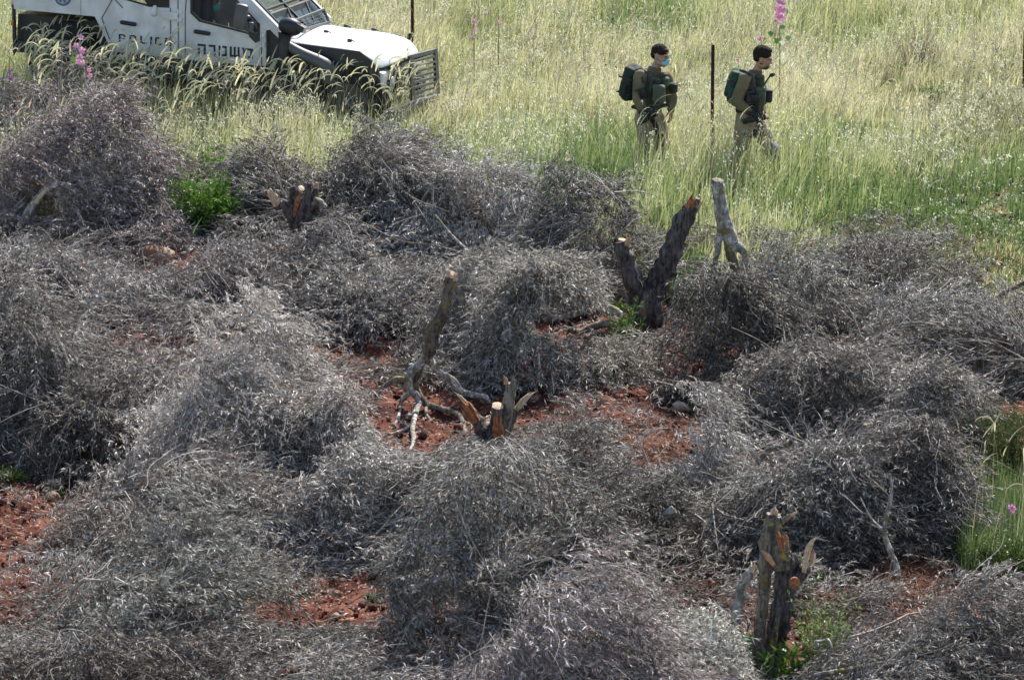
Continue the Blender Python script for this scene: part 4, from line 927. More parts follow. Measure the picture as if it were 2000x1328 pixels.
loose(20, 470, 'short pale limb left of the leaning one in the brown heap', [('bark_pale', [(10, 432, 5), (28, 412, 6), (45, 396, 5)])], -.2)
loose(20, 330, 'bare forked grey twig at the far left edge', [
    ('bark_pale', [(-20, 275, 5), (10, 248, 4.5), (30, 232, 4), (55, 225, 3), (110, 205, 1.5)]), ('bark_pale', [(30, 232, 3), (60, 205, 2.2), (95, 175, 1.2)]), ('bark_pale', [(-10, 215, 3), (8, 200, 3), (6, 160, 2.5), (12, 130, 1)])], -.35)
loose(690, 530, 'dark bent bough in the heap right of the squat stump', [('bark_dark', [(655, 525, 6), (680, 508, 7), (700, 484, 6), (730, 478, 5), (770, 470, 4)]), ('bark_mid', [(600, 440, 4), (640, 425, 4), (680, 400, 3)])], -.1)
loose(1010, 545, 'grey stick lying across the heap above centre', [('bark_mid', [(965, 516, 4), (1000, 514, 5), (1055, 522, 3)])], .2)
loose(1745, 1150, 'slim pale lichened stem standing before the big grey heap', [('bark_pale', [(1738, 925, 2), (1742, 960, 2.8), (1734, 1000, 4), (1727, 1040, 5), (1738, 1075, 6), (1750, 1105, 6.5), (1755, 1140, 6)]), ('bark_pale', [(1729, 1040, 3), (1700, 1010, 2), (1680, 970, 1)])], -.1)
loose(1640, 560, 'thin pale branch over the heap at upper right', [('bark_pale', [(1600, 530, 4), (1625, 505, 4), (1655, 485, 3), (1690, 470, 2)])], -.2)
loose(1960, 640, 'dark curved branch at the right edge', [('bark_dark', [(1938, 588, 2.5), (1962, 572, 4), (2010, 548, 5)])], .2)
loose(1700, 1340, 'long pale branch lying in the bottom right corner', [('bark_pale', [(1590, 1318, 4), (1650, 1308, 5.5), (1710, 1298, 6), (1780, 1282, 5), (1850, 1276, 3)]), ('bark_pale', [(1780, 1282, 3), (1830, 1262, 2), (1870, 1230, 1)])], -.5)
loose(20, 1380, 'grey branch butt poking from the bottom left corner', [('bark_mid', [(-10, 1345, 10), (18, 1310, 10), (40, 1290, 9), (60, 1274, 6)])], -.2)
loose(1300, 1080, 'pale sawn bough end in the dark heap', [('bark_pale', [(1240, 1060, 6), (1280, 1030, 8), (1303, 1005, 9), (1316, 992, 7)])], -.4)
loose(1560, 960, 'crooked dark lichened bough in the grey heap right of centre', [('bark_yellow', [(1478, 905, 6), (1500, 880, 6), (1530, 872, 5), (1560, 850, 4)])], -.5)
loose(1470, 1010, 'short shaded bough above the splintered stump', [('bark_mid', [(1500, 955, 5), (1540, 945, 6), (1600, 955, 4)])], -.6)

# ---------------------------------------------------------------- rusty fence posts
def post(px, ytop, ybase, label, wpx=7, knob=None):
    g0 = ground(px, ybase); s = pxm(g0.y); top = onplane(px, ytop, g0.y); root = empty('fence_post', g0, label, 'post', 'rusty fence posts')
    w_ = wpx / s; h = top.z - g0.z + 0.2; b = MB(); c = (top.z + g0.z - 0.2) / 2
    b.box((g0.x, g0.y, c), (w_, 0.006, h), bev=0.001); b.box((g0.x + w_ / 2 - 0.003, g0.y - w_ * .45 - .003, c), (0.006, w_ * 0.8, h), bev=0.001)
    for k in range(int(h / 0.12)): b.box((g0.x - w_ * .3, g0.y - 0.006, g0.z + 0.1 + k * 0.12), (0.012, 0.01, 0.02))
    b.build('bar', M['rust'], root, smooth=False)
    if knob:
        p = onplane(knob[0], knob[1], g0.y - .03); b = MB(); b.ell(p, (0.035, .04, .06)); b.cyl(p + Vector((0, 0, -.05)), p + Vector((0.01, 0, -.14)), .022, .014)
        b.build('insulator', M['black'], root)
    return root
M['black'] = mat('black_plastic', (0.012, 0.013, 0.018), 0.5, 0.3, 8)
post(1390, 88, 345, 'tall rusty steel post between the two walking people', 6.5)
post(806, -60, 150, 'rusty post behind the bonnet of the white vehicle', 6, knob=(800, 74))
post(1999, 60, 190, 'rusty post cut off by the right edge of the picture', 6)

# ---------------------------------------------------------------- hollyhocks
def hollyhock(px, ybase, ytop, flowers, leaves, label, lean=0, fl=0.045, col=(0.74, 0.36, 0.60)):
    g0 = ground(px, ybase); Y0 = g0.y; s = pxm(Y0); root = empty('hollyhock', g0, label, 'flower', 'pink hollyhocks')
    b = MB(); b.tube([g0, onplane(px + lean * .3, (ybase + ytop) / 2, Y0), onplane(px + lean, ytop, Y0)], [.007, .006, .003], 6, 4)
    b.build('stem', M['stem'], root)
    rr = np.random.RandomState(int(px))
    for (fx, fy, sz) in flowers:
        P0 = np.array(onplane(fx, fy, Y0 - 0.03)); k = 5; face = nrm(np.array([rr.normal(0, .4), -1, rr.normal(.2, .3)])); A = nrm(np.cross(face, [0, 0, 1.0])); B = np.cross(face, A)
        an = np.arange(k) * 6.283 / k + rr.rand(); D = nrm(A * np.cos(an)[:, None] + B * np.sin(an)[:, None] + face * 0.35)
        L_ = np.full(k, fl * sz); v, f = kites(np.tile(P0, (k, 1)), D, np.tile(face, (k, 1)), L_, L_ * 1.15, 0.05, -0.05)
        c = np.array(col) * rr.uniform(.85, 1.15, (k, 1))
        fo = link('flower', npmesh('flower', v, f, c), M['petal'], root)
        e = MB(); e.ell(Vector(P0) + Vector(face) * 0.008, (.007,) * 3, u=8, v=6); e.build('flower_centre', M['yellow'], fo)
    if leaves:
        n = len(leaves); P = np.array([onplane(a, c, Y0 + rr.uniform(-.05, .05)) for a, c in leaves]); D = nrm(rr.normal(0, .7, (n, 3)) + np.array([0, -.3, -.2])); N = nrm(rr.normal(0, .4, (n, 3)) + np.array([0, -.5, .8]))
        v, f = kites(P, D, N, np.full(n, .10), np.full(n, .09), .1, .1); c = np.tile([[.12, .22, .07]], (n, 1))
        link('leaves', npmesh('leaves', v, f, c), M['weed'], root)
M['stem'] = mat('green_stem', (0.14, 0.18, 0.08), 0.7, 0.3, 12); M['yellow'] = mat('pollen', (0.75, 0.65, 0.25), 0.8)
hollyhock(158, 330, -10, [(157, 74, 1.1), (149, 90, 1), (160, 99, 1.2), (157, 112, 1), (154, 120, 1.1), (162, 127, .8)], [(150, 150), (170, 160), (140, 110)], 'hollyhock stalk with a column of pink blooms beside the rear of the vehicle')
hollyhock(176, 330, 60, [(175, 137, .8), (177, 148, .9)], [(180, 165)], 'short hollyhock with two pink blooms right of the taller one')
hollyhock(120, 330, 30, [(119, 103, .6), (144, 132, .6)], [], 'slender hollyhock with two faint blooms left of the tall one', col=(.45, .2, .38))
hollyhock(18, 330, 100, [(20, 138, .7), (20, 152, .8)], [], 'hollyhock with violet blooms at the left edge', col=(.38, .15, .42))
hollyhock(1523, 240, -40, [(1520, 2, 1.0), (1528, 6, .9), (1517, 15, 1.1), (1527, 20, 1.2), (1521, 30, 1.2), (1530, 34, .9), (1515, 40, .6), (1524, 46, .6)], [(1530, 62), (1540, 70), (1512, 75), (1505, 60), (1534, 52), (1525, 80)], 'large pink hollyhock at the top edge above the bareheaded person', fl=.055)
hollyhock(1487, 200, 60, [(1484, 77, .9), (1489, 74, .7), (1537, 85, .5)], [(1495, 85)], 'small pink bloom just above the bareheaded person', fl=.04)
hollyhock(926, 190, 20, [(925, 42, .8), (927, 58, .8), (923, 74, .7)], [], 'faint pink hollyhock in the meadow right of the vehicle')
hollyhock(974, 190, 20, [(975, 42, .7), (948, 28, .6)], [], 'faint pink hollyhock right of the other faint one')
hollyhock(1442, 240, 112, [(1441, 117, .6)], [], 'single tiny pink bloom above the green backpack')
hollyhock(1977, 1130, 960, [(1974, 990, .75), (1979, 993, .7), (1976, 1000, .6)], [], 'lone mauve bloom in the green grass at the right edge')
# ---------------------------------------------------------------- the white armoured vehicle (nose to the right, side towards us)
M.update(
    white=mat('white_paint', (0.78, 0.79, 0.80), 0.35, 0.07, 4.5, coat=0.3, bump=0.05, bscale=3, col2=(0.56, 0.57, 0.57)),
    whitehood=mat('white_bonnet_paint', (0.82, 0.82, 0.81), 0.35, 0.06, 3, coat=0.3, col2=(0.72, 0.72, 0.71)),
    vblack=mat('black_body_plastic', (0.022, 0.024, 0.032), 0.45, 0.3, 5), letter=mat('black_lettering', (0.015, 0.015, 0.022), 0.5, 0.2, 9),
    tyre=mat('tyre_rubber', (0.02, 0.02, 0.02), 0.85, 0.3, 12, bump=0.3), grey=mat('grey_plastic', (0.11, 0.11, 0.12), 0.5, 0.25, 6),
    rail=mat('grey_painted_steel', (0.10, 0.11, 0.13), 0.45, 0.25, 8, metal=0.3), steel=mat('dark_steel', (0.08, 0.085, 0.09), 0.4, 0.3, 12, metal=0.7),
    cabin=mat('dark_cabin', (0.12, 0.125, 0.13), 0.8, 0.4, 3), lamp=mat('lamp_glass', (0.55, 0.57, 0.6), 0.12, 0.2, 20, spec=0.8),
    orange=mat('orange_reflector', (0.75, 0.22, 0.03), 0.3, 0.1, 5), blue=mat('emblem_blue', (0.10, 0.14, 0.26), 0.5, 0.2, 10), silverp=mat('emblem_grey', (0.42, 0.46, 0.52), 0.5, 0.2, 30))
def glassmat(name, tint, op, rough=0.05):
    m, t, p, out = new_mat(name)
    p.inputs['Base Color'].default_value = (*tint, 1); p.inputs['Roughness'].default_value = rough; p.inputs['Specular IOR Level'].default_value = 0.8
    tr = t.nodes.new('ShaderNodeBsdfTransparent'); tr.inputs[0].default_value = (0.85, 0.9, 0.92, 1)
    ms = t.nodes.new('ShaderNodeMixShader'); ms.inputs[0].default_value = op
    t.links.new(tr.outputs[0], ms.inputs[1]); t.links.new(p.outputs[0], ms.inputs[2]); t.links.new(ms.outputs[0], out.inputs['Surface'])
    return m
M['glass'] = glassmat('side_window_glass', (0.015, 0.02, 0.03), 0.15)
M['wglass'] = glassmat('windscreen_glass', (0.10, 0.14, 0.17), 0.3)
YV = 66.6
VO = onplane(519, 130, YV)
Rv = Matrix.Rotation(R(-15), 3, 'Z') @ Matrix.Rotation(R(3.0), 3, 'Y') @ Matrix.Rotation(R(-4), 3, 'X')
VM = Matrix.Translation(VO) @ Rv.to_4x4()
Vx, Vy, Vz = Rv @ Vector((1, 0, 0)), Rv @ Vector((0, 1, 0)), Rv @ Vector((0, 0, 1))
veh = empty('armoured_vehicle', VO, 'white armoured police truck with black lower body and bull bar, nosing downhill through tall grass', 'truck')
veh.rotation_euler = Rv.to_euler()
def LP(px, py, ly=0.0):
    """pixel -> (x, z) in the vehicle's own lengthwise plane at width ly"""
    d = ray(px, py); o = Vector((0, 0, CAMH)); pl = VO + Vy * ly
    t = (pl - o).dot(Vy) / d.dot(Vy); q = o + d * t - VO
    return q.dot(Vx), q.dot(Vz)
def vb(b, name, m, parent=veh, smooth=True, **k):
    o = b.build(name, M[m] if isinstance(m, str) else m, parent, smooth, world=False); return tag(o, **k) if k else o
def plate(outline, holes, y0, th, name, m, parent=veh, px=True, ly=None):
    """flat panel in the x-z plane of the vehicle with holes, thickness th from y0 away from us"""
    from mathutils.geometry import tessellate_polygon
    ly = y0 if ly is None else ly
    loops = [[(LP(*q, ly) if px else q) for q in lp] for lp in [outline] + holes]
    flat = [p for lp in loops for p in lp]
    tris = tessellate_polygon([[Vector((a, c, 0)) for a, c in lp] for lp in loops])
    n = len(flat); V = [(a, y0, c) for a, c in flat] + [(a, y0 + th, c) for a, c in flat]
    F = [t_ for t_ in tris] + [tuple(i + n for i in t_)[::-1] for t_ in tris]; o = 0
    for lp in loops:
        k = len(lp); F += [(o + i, o + (i + 1) % k, n + o + (i + 1) % k, n + o + i) for i in range(k)]; o += k
    b = MB(); b.add(V, F); me = b.mesh(name)
    bb = bmesh.new(); bb.from_mesh(me); bmesh.ops.recalc_face_normals(bb, faces=bb.faces); bb.to_mesh(me); bb.free()
    return link(name, me, M[m], parent, False, False)
VW = 2.05
side = [(22, -95), (385, -95), (533, 58), (519, 60), (519, 130), (363, 117), (222, 101), (215, 92), (185, 33), (27, 18)]
fwin = [(372, -62), (372, 26), (389, 43), (484, 67), (500, 82), (508, 77), (508, 48), (404, -62)]
rwin = [(233, -62), (233, -3), (292, 14), (331, 16), (331, -62)]
plate(side, [fwin, rwin], 0.0, 0.06, 'side_panel', 'white')
zo = [LP(*q) for q in side]
def mirror(name, m, y0, th, pts, holes=[]):
    return plate(pts, holes, y0, th, name, m, ly=0.0)
mirror('side_panel', 'white', VW - .06, .06, side, [fwin, rwin])
(xr0, zr), (xr1, _) = LP(22, -95), LP(385, -95)
b = MB(); b.box(((xr0 + xr1) / 2, VW / 2, zr + 0.035), (xr1 - xr0, VW, .07), bev=.02); vb(b, 'roof', 'white')
zb = LP(27, 18)[1]; b = MB(); b.box((xr0 + .033, VW / 2, (zr + zb) / 2), (.06, VW - .13, zr - zb - .01), bev=.01); vb(b, 'rear_panel', 'white')
# cabin inside
xf = LP(519, 60)[0]; zs = LP(519, 130)[1]
b = MB(); b.box(((xr0 + xf) / 2, VW / 2, zb - .45), (xf - xr0 - .15, VW - .2, .05)); b.box((LP(335, 0)[0], VW / 2, zb + .3), (.05, VW - .2, 1.4)); b.box((xf - .02, VW / 2, zs + .2), (.06, VW - .2, .9)); vb(b, 'cabin_lining', 'cabin', smooth=False)
b = MB(); b.box((LP(372, 0)[0] + .1, .55, zs + .55), (.14, .5, .75), bev=.04); b.box((LP(372, 0)[0] + .32, .55, zs + .2), (.5, .5, .14), bev=.04); vb(b, 'seat', 'grey')
# window frames, glass
def inset(pts, cx, cy, k): return [(cx + (a - cx) * k, cy + (c - cy) * k) for a, c in pts]
for nm, pts, ctr in (('front_side_window', fwin, (440, 0)), ('rear_side_window', rwin, (283, -20))):
    fr = plate([(ctr[0] + (a - ctr[0]) * .999, ctr[1] + (c - ctr[1]) * .999) for a, c in pts], [inset(pts, *ctr, 0.93)], -0.012, 0.05, nm, 'vblack', ly=0.0)
    plate(inset(pts, *ctr, 0.945), [], 0.012, 0.012, 'pane', 'glass', parent=fr, ly=0.0)
# door seams, hinges, handles
b = MB()
def seam(pa, pb, w_=0.012, y=-0.004, bb=None):
    (a, c), (e, f) = LP(*pa), LP(*pb); d = Vector((e - a, 0, f - c)); L_ = d.length; ang = math.atan2(d.z, d.x)
    (bb or b).box(((a + e) / 2, y, (c + f) / 2), (L_, 0.012, w_), Matrix.Rotation(-ang, 3, 'Y'))
for pa, pb in (((333, 16), (334, 113)), ((347, -60), (349, 114)), ((362, 26), (362, 115)), ((511, 86), (511, 128)), ((222, -5), (199, 36)), ((199, 36), (222, 98)), ((362, 26), (368, -60)), ((240, 16), (225, 0))):
    seam(pa, pb, .010)
vb(b, 'door_seam', 'grey', smooth=False)
for q in ((353, 24), (353, 40), (352, 100), (515, 70), (515, 88)):
    b = MB(); x_, z_ = LP(*q); b.box((x_, -.012, z_), (.045, .03, .06), bev=.006); b.cyl((x_ - .03, -.03, z_ - .035), (x_ - .03, -.03, z_ + .035), .009); vb(b, 'hinge', 'white')
for q, tl in (((251, 46), 4), ((395, 64), 5)):
    b = MB(); (x0_, z0_), (x1_, z1_) = LP(q[0] - 12, q[1] - 2), LP(q[0] + 13, q[1] + 2)
    b.caps((x0_, -.02, z0_), (x1_, -.02, z1_), .027, .027); vb(b, 'door_handle', 'vblack')
b = MB(); x_, z_ = LP(303, 21); b.caps((x_, -.02, z_ + .04), (x_ - .01, -.02, z_ - .04), .03, .04); vb(b, 'latch_cover', 'white')
plate([(314, 22), (348, 25), (349, 37), (336, 39), (322, 34)], [], -.05, .05, 'wedge_bracket', 'white', ly=0)
# lettering: block letters made of strokes, P O L I C E partly behind the grass and the Hebrew word on the front door
def strokes(letter, x0, x1, y0, y1, polys, slope):
    b = MB()
    for (u0, v0, u1, v1) in polys:
        q = [(u0, v0), (u1, v0), (u1, v1), (u0, v1)]
        P = [LP(x0 + (x1 - x0) * u, y0 + (y1 - y0) * v + slope * ((x1 - x0) * u)) for u, v in q]
        b.add([(a, -.005, c) for a, c in P] + [(a, -.001, c) for a, c in P], [(0, 1, 2, 3), (7, 6, 5, 4), (0, 4, 5, 1), (1, 5, 6, 2), (2, 6, 7, 3), (3, 7, 4, 0)])
    vb(b, 'letter', 'letter', smooth=False)
HE = {'he': [(0, 0, 1, .2), (.74, .2, 1, 1), (.04, .36, .28, 1)], 'resh': [(0, 0, 1, .2), (.72, .2, 1, 1)],
      'tet': [(0, 0, .24, 1), (.24, .8, 1, 1), (.76, .0, 1, .8), (.46, 0, .76, .2)], 'shin': [(0, 0, .2, .8), (.4, 0, .6, .8), (.8, 0, 1, .8), (0, .8, 1, 1)],
      'mem': [(.0, .0, .2, .2), (.1, .2, .3, 1), (.3, .04, 1, .24), (.76, .24, 1, .8), (.52, .8, 1, 1)]}
for k_, (a_, c_) in zip(['he', 'resh', 'tet', 'shin', 'mem'], [(386, 402), (408, 421), (427, 443), (449, 468), (473, 494)]):
    strokes(k_, a_, c_, 86 + (a_ - 386) * .085, 106 + (a_ - 386) * .085, HE[k_], .085)
LA = {'P': [(0, 0, .26, 1), (.26, 0, .85, .18), (.26, .45, .85, .63), (.74, .12, 1, .52)], 'O': [(0, .1, .26, .9), (.15, 0, .85, .18), (.15, .82, .85, 1), (.74, .1, 1, .9)],
      'L': [(0, 0, .26, 1), (.26, .82, 1, 1)], 'I': [(.35, 0, .65, 1)], 'C': [(0, .1, .26, .9), (.15, 0, 1, .18), (.15, .82, 1, 1)], 'E': [(0, 0, .26, 1), (.26, 0, 1, .18), (.26, .41, .85, .59), (.26, .82, 1, 1)]}
for k_, a_ in zip('POLICE', (232, 253, 274, 289, 303, 322)):
    strokes(k_, a_, a_ + 13, 67 + (a_ - 232) * .085, 82 + (a_ - 232) * .085, LA[k_], .085)
# round emblem on the rear quarter
x_, z_ = LP(123, -5); b = MB(); b.cyl((x_, -.006, z_), (x_, .01, z_), .115, seg=28); e = vb(b, 'emblem', 'blue')
b = MB(); b.cyl((x_, -.010, z_), (x_, .0, z_), .088, seg=24); vb(b, 'emblem_field', 'silverp', parent=e)
b = MB()
for k in range(6):
    a = k * 1.0472; b.box((x_ + .045 * math.cos(a), -.012, z_ + .045 * math.sin(a)), (.06, .006, .022), Matrix.Rotation(-a, 3, 'Y'))
vb(b, 'emblem_star', 'blue', parent=e, smooth=False)
# black lower body: arch liner, sill, cowl side, fender side
b = MB(); xa, za = LP(27, 18); xb, zb2 = LP(222, 101); b.box(((xa + xb) / 2, VW / 2, za - .33), (xb - xa, VW - .35, .5)); vb(b, 'rear_wheel_housing', 'vblack', smooth=False)
plate([(22, 10), (27, 19), (30, 100), (24, 110)], [], 0.02, .05, 'mud_guard', 'vblack', ly=0)
b = MB(); x_, z_ = LP(24, 45); b.box((x_, 0.0, z_), (.03, .05, .07), bev=.006); vb(b, 'reflector', 'orange')
plate([(222, 102), (519, 131), (540, 200), (225, 165)], [], .03, .06, 'sill', 'vblack', ly=0)
b = MB(); xs0, zs0 = LP(230, 140); xs1, zs1 = LP(515, 165); b.box(((xs0 + xs1) / 2, -.1, (zs0 + zs1) / 2), (xs1 - xs0, .26, .04), bev=.01); vb(b, 'step', 'steel')
plate([(519, 60), (533, 58), (552, 76), (578, 85), (702, 101), (724, 117), (739, 137), (742, 170), (700, 160), (668, 168), (650, 200), (645, 230), (545, 215), (519, 180)], [], .07, .05, 'front_wing', 'vblack', ly=.07)
plate([(519, 60), (533, 58), (552, 76), (578, 85), (702, 101), (724, 117), (739, 137), (742, 170), (700, 160), (668, 168), (650, 200), (645, 230), (545, 215), (519, 180)], [], VW - .12, .05, 'front_wing', 'vblack', ly=.07)
# windscreen pillar, windscreen, mesh
def bar(b, p0, p1, w_, t_, up=(0, 0, 1)):
    p0, p1 = Vector(p0), Vector(p1); d = (p1 - p0); x = d.normalized(); y = Vector(up).cross(x).normalized(); z = x.cross(y)
    m = Matrix((x, y, z)).transposed(); b.box((p0 + p1) / 2, (d.length, w_, t_), m)
(pa, pz), (pb, pz2) = LP(392, -90), LP(552, 74)
for yy in (0.05, VW - .05):
    b = MB(); bar(b, (pa, yy, pz), (pb, yy, pz2), .10, .08, (0, 1, 0)); bar(b, (pa + .05, yy + (.09 if yy < 1 else -.09), pz), (pb + .03, yy + (.09 if yy < 1 else -.09), pz2), .05, .06, (0, 1, 0)); vb(b, 'windscreen_pillar', 'white', smooth=False)
ws = MB(); ws.add([(pa, .12, pz), (pb, .12, pz2), (pb, VW - .12, pz2), (pa, VW - .12, pz), (pa - .02, .12, pz - .02), (pb - .02, .12, pz2 - .02), (pb - .02, VW - .12, pz2 - .02), (pa - .02, VW - .12, pz - .02)],
    [(0, 1, 2, 3), (7, 6, 5, 4), (0, 4, 5, 1), (1, 5, 6, 2), (2, 6, 7, 3), (3, 7, 4, 0)]); wo = vb(ws, 'windscreen', 'wglass', smooth=False)
b = MB(); dv = Vector((pb - pa, 0, pz2 - pz)); nn = Vector((-dv.z, 0, dv.x)).normalized() * .05
for k in range(24):
    yy = .16 + (VW - .32) * k / 23; bar(b, Vector((pa, yy, pz)) + nn, Vector((pa, yy, pz)) + dv * .72 + nn, .006, .006, (0, 1, 0))
for k in range(16):
    q = Vector((pa, 0, pz)) + dv * (.72 * k / 15) + nn; bar(b, q + Vector((0, .16, 0)), q + Vector((0, VW - .16, 0)), .006, .006)
vb(b, 'wire_mesh', 'rail', parent=wo, smooth=False)
b = MB()
for yy in (.13, VW / 2 - .1, VW - .13): bar(b, Vector((pa, yy, pz)) + nn, Vector((pb, yy, pz2)) + nn, .035, .03, (0, 1, 0))
q = Vector((pa, 0, pz)) + dv * .72 + nn; bar(b, q + Vector((0, .13, 0)), q + Vector((0, VW - .13, 0)), .04, .03); vb(b, 'mesh_frame', 'vblack', parent=wo, smooth=False)
for yy in (.55, 1.35):
    b = MB(); q = Vector((pb, yy, pz2)) - dv * .03 + nn; bar(b, q, q - dv * .2 + Vector((0, .35, 0)), .02, .02, (0, 1, 0)); vb(b, 'wiper', 'vblack', parent=wo, smooth=False)
# bonnet: a crowned shell
he = [(560, 78), (600, 87), (650, 92), (690, 98), (712, 106), (726, 118), (736, 133)]
pts = [LP(a, c, .12) for a, c in he]; NYq = 13; V = []
for (x_, z_) in pts:
    for j in range(NYq):
        f_ = j / (NYq - 1); V.append((x_ + .16 * (1 - (2 * f_ - 1) ** 4) * (1 if x_ > pts[3][0] else .4 * (x_ > pts[2][0])), .12 + (VW - .24) * f_, z_ + .07 * (1 - abs(2 * f_ - 1) ** 2.5)))
n = len(V); V += [(a, c, e - .04) for a, c, e in V]; K_ = len(pts)
F = [(i * NYq + j, (i + 1) * NYq + j, (i + 1) * NYq + j + 1, i * NYq + j + 1) for i in range(K_ - 1) for j in range(NYq - 1)]
F += [tuple(q + n for q in f)[::-1] for f in F]
rim = [j for j in range(NYq)] + [(i * NYq + NYq - 1) for i in range(1, K_)] + [(K_ - 1) * NYq + j for j in range(NYq - 2, -1, -1)] + [i * NYq for i in range(K_ - 2, 0, -1)]
F += [(rim[i], rim[(i + 1) % len(rim)], rim[(i + 1) % len(rim)] + n, rim[i] + n) for i in range(len(rim))]
b = MB(); b.add(V, F); me = b.mesh('bonnet'); bb = bmesh.new(); bb.from_mesh(me); bmesh.ops.recalc_face_normals(bb, faces=bb.faces); bb.to_mesh(me); bb.free()
hood = link('bonnet', me, M['whitehood'], veh, True, False); me.set_sharp_from_angle(angle=R(50))
sm_mod = hood.modifiers.new('s', 'SUBSURF'); sm_mod.levels = 1; sm_mod.render_levels = 2
for q in ((637, 62), (683, 79), (676, 51), (730, 58)):      # catches on the bonnet, placed by width
    ly = {637: .75, 683: .45, 676: 1.75, 730: 1.75}[q[0]]; x_, z_ = LP(*q, ly); b = MB(); b.box((x_, ly, z_), (.06, .04, .035), bev=.008); b.cyl((x_ + .02, ly, z_), (x_ + .07, ly, z_ - .01), .008); vb(b, 'bonnet_catch', 'vblack', parent=hood)
# nose, lamps, grille
xn, zn = pts[-1]; b = MB()
b.box((xn + .02, VW / 2, zn - .26), (.16, VW - .24, .42), bev=.04); vb(b, 'nose_panel', 'white')
b = MB(); b.box((xn + .125, VW / 2, zn - .24), (.05, .95, .30), bev=.01); g_ = vb(b, 'grille', 'vblack', smooth=False)
b = MB()
for k in range(5): b.box((xn + .16, VW / 2, zn - .35 + k * .055), (.02, .9, .018))
vb(b, 'grille_bar', 'rail', parent=g_, smooth=False)
for yy in (.38, VW - .38):
    b = MB(); b.cyl((xn + .08, yy, zn - .22), (xn + .14, yy, zn - .22), .115, .11, 20); hl = vb(b, 'headlight', 'vblack'); b = MB(); b.ell((xn + .14, yy, zn - .22), (.03, .095, .095)); vb(b, 'lamp_glass', 'lamp', parent=hl)
b = MB(); b.box((xn + .2, VW / 2, zn - .62), (.28, VW - .1, .2), bev=.03); vb(b, 'bumper', 'steel')
# bull bar
b1 = []
for yy in (.42, 1.66):
    (xt, zt), (xe, ze) = LP(801 + (yy - .42) * 39, 109 - (yy - .42) * 10, yy), LP(806 + (yy - .42) * 39, 196 - (yy - .42) * 10, yy); b1.append((xt, yy, zt, xe, ze))
    b = MB(); bar(b, (xt, yy, zt), (xe, yy, ze), .035, .14, (0, 1, 0)); vb(b, 'bull_bar_post', 'vblack', smooth=False)
for k in range(9):
    t_ = k / 8.6; A_, B_ = b1; b = MB(); bar(b, (A_[0] + (A_[3] - A_[0]) * t_, A_[1], A_[2] + (A_[4] - A_[2]) * t_ - .02), (B_[0] + (B_[3] - B_[0]) * t_, B_[1], B_[2] + (B_[4] - B_[2]) * t_ - .02), .03, .030 if k else .05); vb(b, 'bull_bar_rail', 'rail', smooth=False)
A_ = b1[0]; b = MB(); bar(b, (A_[0] - .02, .44, A_[2] - .05), (xn + .05, .40, zn - .06), .025, .03); bar(b, (b1[1][0] - .02, 1.64, b1[1][2] - .05), (xn + .05, VW - .40, zn - .06), .025, .03)
vb(b, 'bull_bar_stay', 'vblack', smooth=False)
# raised air intake
def V3(px, py, ly): a, c = LP(px, py, ly); return Vector((a, ly, c))
b = MB(); b.tube([V3(554, 92, -.08), V3(556, 75, -.08), V3(558, 66, -.08)], [.075, .08, .10], 14, 4); b.ell(V3(567, 53, -.08), (.165, .10, .115), Matrix.Rotation(R(8), 3, 'Y')); b.tube([V3(585, 60, -.08), V3(590, 50, -.08)], [.09, .085], 4, 2)
b.tube([V3(552, 150, -.03), V3(553, 110, -.08), V3(555, 85, -.08)], [.09, .085, .08], 14, 4); sn = vb(b, 'air_intake', 'vblack')
b = MB(); b.tube([V3(560, 88, -.05), V3(590, 106, -.06), (V3(625, 122, -.06)), V3(640, 134, -.04), V3(642, 160, .0)], [.06, .075, .085, .09, .085], 14, 5); vb(b, 'intake_duct', 'grey', parent=sn)
# wire guard frame at the foot of the windscreen
b = MB(); c4 = [V3(573, 42, .35), V3(588, 60, .35), V3(643, 44, 1.75), V3(632, 19, 1.75)]
for i_ in range(4): bar(b, c4[i_], c4[(i_ + 1) % 4], .03, .03)
for k in range(1, 8): bar(b, c4[0].lerp(c4[3], k / 8), c4[1].lerp(c4[2], k / 8), .006, .006)
for k in range(1, 4): bar(b, c4[0].lerp(c4[1], k / 4), c4[3].lerp(c4[2], k / 4), .006, .006)
vb(b, 'wire_guard', 'rail', smooth=False)
# door mirror
b = MB(); x_, z_ = LP(470, 33, -.22); b.box((x_, -.22, z_), (.17, .10, .33), Matrix.Rotation(R(6), 3, 'Y'), bev=.04); mi = vb(b, 'door_mirror', 'grey')
b = MB(); x2, z2 = LP(484, 36, -.1); b.ell((x2, -.1, z2), (.05, .06, .045)); b.cyl((x2, -.1, z2), (x_, -.2, z_), .02); b.cyl((x2, -.1, z2), (LP(500, 62, 0)[0], 0, LP(500, 62, 0)[1]), .022); vb(b, 'mirror_arm', 'vblack', parent=mi)
b = MB(); x_, z_ = LP(490, 53, -.15); b.box((x_, -.15, z_), (.07, .05, .12), bev=.012); vb(b, 'small_mirror', 'rail', parent=mi)
plate([(486, 60), (508, 68), (508, 80), (500, 84), (488, 72)], [], -.03, .03, 'mirror_mount', 'vblack', ly=0)
